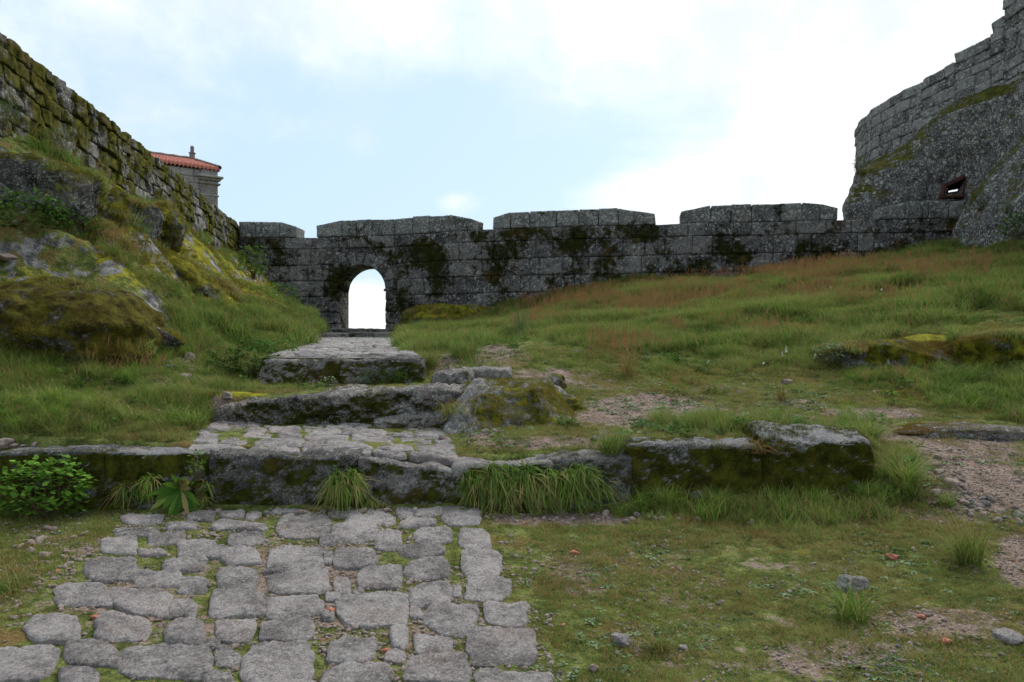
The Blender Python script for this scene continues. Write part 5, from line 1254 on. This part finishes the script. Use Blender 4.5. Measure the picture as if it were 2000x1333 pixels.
hanging(300, 930, 6.9, 40, 66, 'thin yellowing tuft right beside the rosette plant', 110, 228, 'lush', .5)
hanging(400, 950, 6.88, 34, 54, 'dry straw tuft right of the rosette plant', 100, 229, 'turf', .3)
# foot of the kerb, right half: grass leaning against the blocks
r = np.random.RandomState(9)
for k, (x, w_, h_, lab) in enumerate([(1300, 90, 52, 'grass clump against the left half of the low mossy kerb block'), (1400, 90, 44, 'grass clump against the right half of the low mossy kerb block'), (1510, 80, 46, 'grass clump at the joint of the two mossy kerb blocks'),
        (1600, 90, 42, 'grass clump in front of the largest kerb block'), (1690, 70, 48, 'broad-leaved grass clump at the right foot of the largest kerb block')]):
    tussock(x, 985, w_, h_, lab, 230, 'lush', .7, 240 + k, loc=[(x - CX) / F * 6.85, 6.85, hz1((x - CX) / F * 6.85, 6.85)], group='grass clumps along the foot of the kerb')

def shrub(px, py, d, w_, h_, label, n=500, mat='shrub', leaf=.05, shape='oval', seed=1, name='shrub', cat='shrub', depth=None, group=None, stems=14):
    """bushy plant: stems from one root, leaves spread through its volume"""
    r = np.random.RandomState(seed); g = P(px, py, d); s = d / F; A, H = w_ * s / 2, h_ * s; B = depth or A * .7
    root = empty(name, g); tag(root, label, cat, group)
    u = r.normal(size=(n, 3)); u /= np.linalg.norm(u, axis=1, keepdims=True); rad = r.uniform(.35, 1, n) ** .5
    c = u * rad[:, None] * np.array([A, B, H / 2]) * (1 + .35 * fbm(u + seed, 2.2, 3)[:, None]); c[:, 2] += H / 2
    V, Fs, A_, R_, k = [], [], [], [], 0
    for i in range(n):
        v, f, a, rr = leaves(1, .001, leaf, int(r.randint(1e6)), 0, shape, .8); v = v - v[0] + c[i]; V.append(v); Fs += [tuple(j + k for j in t) for t in f]; A_.append(a); R_.append(np.full(len(a), r.uniform())); k += len(v)
    mkmesh('foliage', np.concatenate(V) + g, Fs, M[mat], root, {'along': np.concatenate(A_), 'rnd': np.concatenate(R_)})
    mb = MB()
    for i in range(stems):
        e = c[r.randint(n)]; a0 = np.array([r.normal() * A * .15, r.normal() * B * .15, -.02]); m1 = (a0 + e) / 2 + np.array([0, 0, H * .1]); 
        ringp = []
        for q in range(6):
            t = q / 5; p = a0 * (1 - t) ** 2 + m1 * 2 * t * (1 - t) + e * t * t; w2 = .004 * (1 - t * .7) * max(1, d / 8)
            for an in range(4): ringp.append(p + w2 * np.array([math.cos(an * 1.57), math.sin(an * 1.57), 0]))
        mb.add(np.array(ringp) + g, np.array([(q * 4 + a1, q * 4 + (a1 + 1) % 4, q * 4 + 4 + (a1 + 1) % 4, q * 4 + 4 + a1) for q in range(5) for a1 in range(4)]), .5)
    mb.build('stem', M['stem'], root); return root
shrub(85, 1012, 6.68, 215, 118, 'bright green bush of heart-shaped leaves at the left edge, in front of the kerb', 620, 'bright', .052, 'heart', 301, 'leafy_bush', 'bush', .22, stems=30)
shrub(385, 935, 6.82, 34, 60, 'small leafy sprig growing up the kerb face right of the rosette plant', 60, 'bright', .035, 'oval', 302, 'leafy_plant', 'plant', .06)
shrub(40, 450, 10.9, 200, 75, 'dark bramble patch below the dark bare cliff at the left edge', 700, 'shrub', .07, 'oval', 303, 'bramble', 'bush', .5)
shrub(140, 468, 11.6, 130, 50, 'dark low bramble right of the larger bramble patch on the left slope', 300, 'shrub', .07, 'oval', 304, 'bramble', 'bush', .4)
shrub(8, 250, 11.0, 70, 60, 'grey-green shrub high at the left edge under the wall', 260, 'greyshrub', .06, 'lance', 305)
shrub(110, 285, 13.0, 60, 40, 'small grassy shrub on the ledge below the left wall', 160, 'greyshrub', .06, 'lance', 306)
shrub(315, 412, 17.5, 44, 26, 'small dark round shrub close under the middle of the left wall', 150, 'greyshrub', .07, 'lance', 307)
shrub(305, 468, 15.2, 60, 24, 'low dark shrub in the middle of the left slope', 160, 'shrub', .07, 'oval', 308)
shrub(495, 740, 10.7, 110, 85, 'dark leafy shrub at the left side of the raised path slab', 700, 'shrub', .05, 'oval', 309, cat='bush')
shrub(440, 748, 10.6, 80, 52, 'low leafy shrub left of the dark one beside the raised path', 340, 'shrub', .045, 'oval', 310)
shrub(548, 700, 12.5, 80, 42, 'leafy clump on the left border of the raised path', 300, 'shrub', .05, 'oval', 311)
shrub(495, 545, 23.5, 60, 66, 'dark shrub high on the slope against the left end of the gate wall', 300, 'shrub', .11, 'oval', 312)
shrub(545, 610, 25.5, 100, 60, 'dark bush on the slope left of the gateway', 420, 'shrub', .11, 'oval', 313, cat='bush')
shrub(590, 640, 26.5, 70, 40, 'leafy bush at the foot of the wall just left of the gateway', 300, 'shrub', .10, 'oval', 314, cat='bush')
shrub(815, 645, 26.3, 80, 36, 'leafy bush at the foot of the wall just right of the gateway', 300, 'shrub', .10, 'oval', 315, cat='bush')
shrub(640, 760, 10.3, 40, 26, 'small round-leaved plant under the middle of the raised path slab', 90, 'herb', .035, 'oval', 316, 'leafy_plant', 'plant', .1)
shrub(745, 758, 10.3, 110, 36, 'weedy clump under the right half of the raised path slab', 260, 'shrub', .035, 'oval', 317, 'leafy_plant', 'plant', .12)
shrub(1678, 345, 26.0, 26, 42, 'dark shrub clinging to the left edge of the right-hand cliff', 160, 'greyshrub', .10, 'lance', 318)
shrub(1913, 412, 22.0, 36, 34, 'green tuft hanging in the middle of the right-hand rock outcrop', 160, 'shrub', .08, 'lance', 319, depth=.4)
shrub(1966, 415, 20.6, 26, 24, 'small light green tuft at the right end of the rock outcrop', 110, 'bright', .06, 'lance', 320, depth=.4)
shrub(1985, 465, 20.0, 60, 50, 'leafy bush at the foot of the rocks at the right edge', 260, 'shrub', .09, 'oval', 321, depth=.5)
shrub(1745, 985, 6.9, 90, 36, 'broad-leaved plant right of the largest kerb block', 150, 'bright', .07, 'lance', 322, 'leafy_plant', 'plant', .2)
shrub(1340, 848, 7.9, 90, 24, 'dark low weeds growing above the low mossy kerb block', 240, 'shrub', .03, 'oval', 323, 'leafy_plant', 'plant', .2)
shrub(1620, 712, 11.3, 70, 44, 'grey-green weed left of the yellow moss ledge', 220, 'greyshrub', .05, 'oval', 324, 'leafy_plant', 'plant', .2)
# rosette plant with long pointed leaves
r = np.random.RandomState(5); g = P(352, 955, 6.84); V, Fs, A_, R_, k = [], [], [], [], 0
for i in range(26):
    a = r.uniform(-math.pi, math.pi); L = r.uniform(.16, .27); wd = r.uniform(.018, .028); dv = np.array([math.cos(a), -.42 - .3 * r.uniform(), math.sin(a) * .9]); dv /= np.linalg.norm(dv); sd_ = np.cross(dv, [0, -1, .2]); sd_ /= np.linalg.norm(sd_); rn = r.uniform()
    for q in range(9):
        t = q / 8; c = dv * L * t + np.array([0, -.02 * t, -.12 * t * t * L * 4 * .5]); w2 = wd * math.sin(math.pi * min(1, t * .93 + .06)) ** .7 * (1 + .25 * (q % 2))
        V += [c - sd_ * w2, c + np.array([0, -.004, -.004]), c + sd_ * w2]; A_ += [t * .4] * 3; R_ += [rn] * 3
        if q: Fs += [(k - 3, k - 2, k + 1, k), (k - 2, k - 1, k + 2, k + 1)]
        k += 3
tag(mkmesh('rosette_plant', np.array(V) + g, Fs, M['lush'], None, {'along': A_, 'rnd': R_}), 'dark green rosette plant with long toothed leaves growing on the kerb front', 'plant')
# white flower spikes on the hillside
def spike(px, py, h_, label, seed):
    g = ground_pt(px, py); s = g[1] / F; H = h_ * s; root = empty('flowering_plant', g); tag(root, label, 'flower', 'white flower spikes on the right hillside')
    r = np.random.RandomState(seed); ln = r.normal(0, .06, 2); mb = MB(); V = []
    for q in range(5):
        for an in range(4): V.append(g + np.array([ln[0] * H * q / 4 + .004 * math.cos(an * 1.57), ln[1] * H * q / 4 + .004 * math.sin(an * 1.57), H * q / 4]))
    mb.add(np.array(V), np.array([(q * 4 + a1, q * 4 + (a1 + 1) % 4, q * 4 + 4 + (a1 + 1) % 4, q * 4 + 4 + a1) for q in range(4) for a1 in range(4)])); mb.build('stalk', M['shrub_stem'] if 'shrub_stem' in M else M['stem'], root)
    V, Fs, k = [], [], 0
    for i in range(26):
        t = .55 + .45 * i / 26; a = r.uniform(0, 6.28); c = g + np.array([ln[0] * H * t, ln[1] * H * t, H * t]); rr = .016 * (1.25 - t) * 2.2 * g[1] / 12
        d = np.array([math.cos(a), math.sin(a), .5]) * rr; s2 = np.array([-math.sin(a), math.cos(a), 0]) * rr * .5
        V += [c, c + d * .6 - s2, c + d, c + d * .6 + s2]; Fs.append((k, k + 1, k + 2, k + 3)); k += 4
    mkmesh('flower_head', np.array(V), Fs, M['white'], root)
for k, (x, y, h_, lab) in enumerate([(1537, 706, 30, 'tallest white flower spike, low on the middle of the hillside'), (1529, 712, 24, 'shorter white flower spike right beside the tallest one'), (1592, 714, 24, 'white flower spike right of the tallest pair'), (1491, 722, 14, 'small white flower spike left of the tallest pair'),
        (1737, 728, 26, 'pale flower spike in front of the yellow moss ledge'), (1208, 636, 10, 'tiny white flower on the left side of the hillside'), (1384, 716, 12, 'tiny white flower low in the middle of the hillside'), (1622, 572, 12, 'tiny white flower in the upper grass, leftmost of the upper group'),
        (1791, 572, 14, 'white flower spike in the middle of the upper grass'), (1722, 574, 10, 'tiny white flower between two others in the upper grass'), (1527, 552, 12, 'tiny white flower in the red-brown grass near the wall'), (1925, 570, 16, 'white flower spike in the upper grass near the right edge'),
        (1462, 590, 10, 'tiny white flower at the left end of the red-brown grass'), (1879, 632, 16, 'white flower spike above the mossy ledges'), (1912, 522, 10, 'tiny white flower high up near the rocks')]): spike(x, y, h_, lab, 400 + k)
# moss cushions on the large rocks are part of their surface
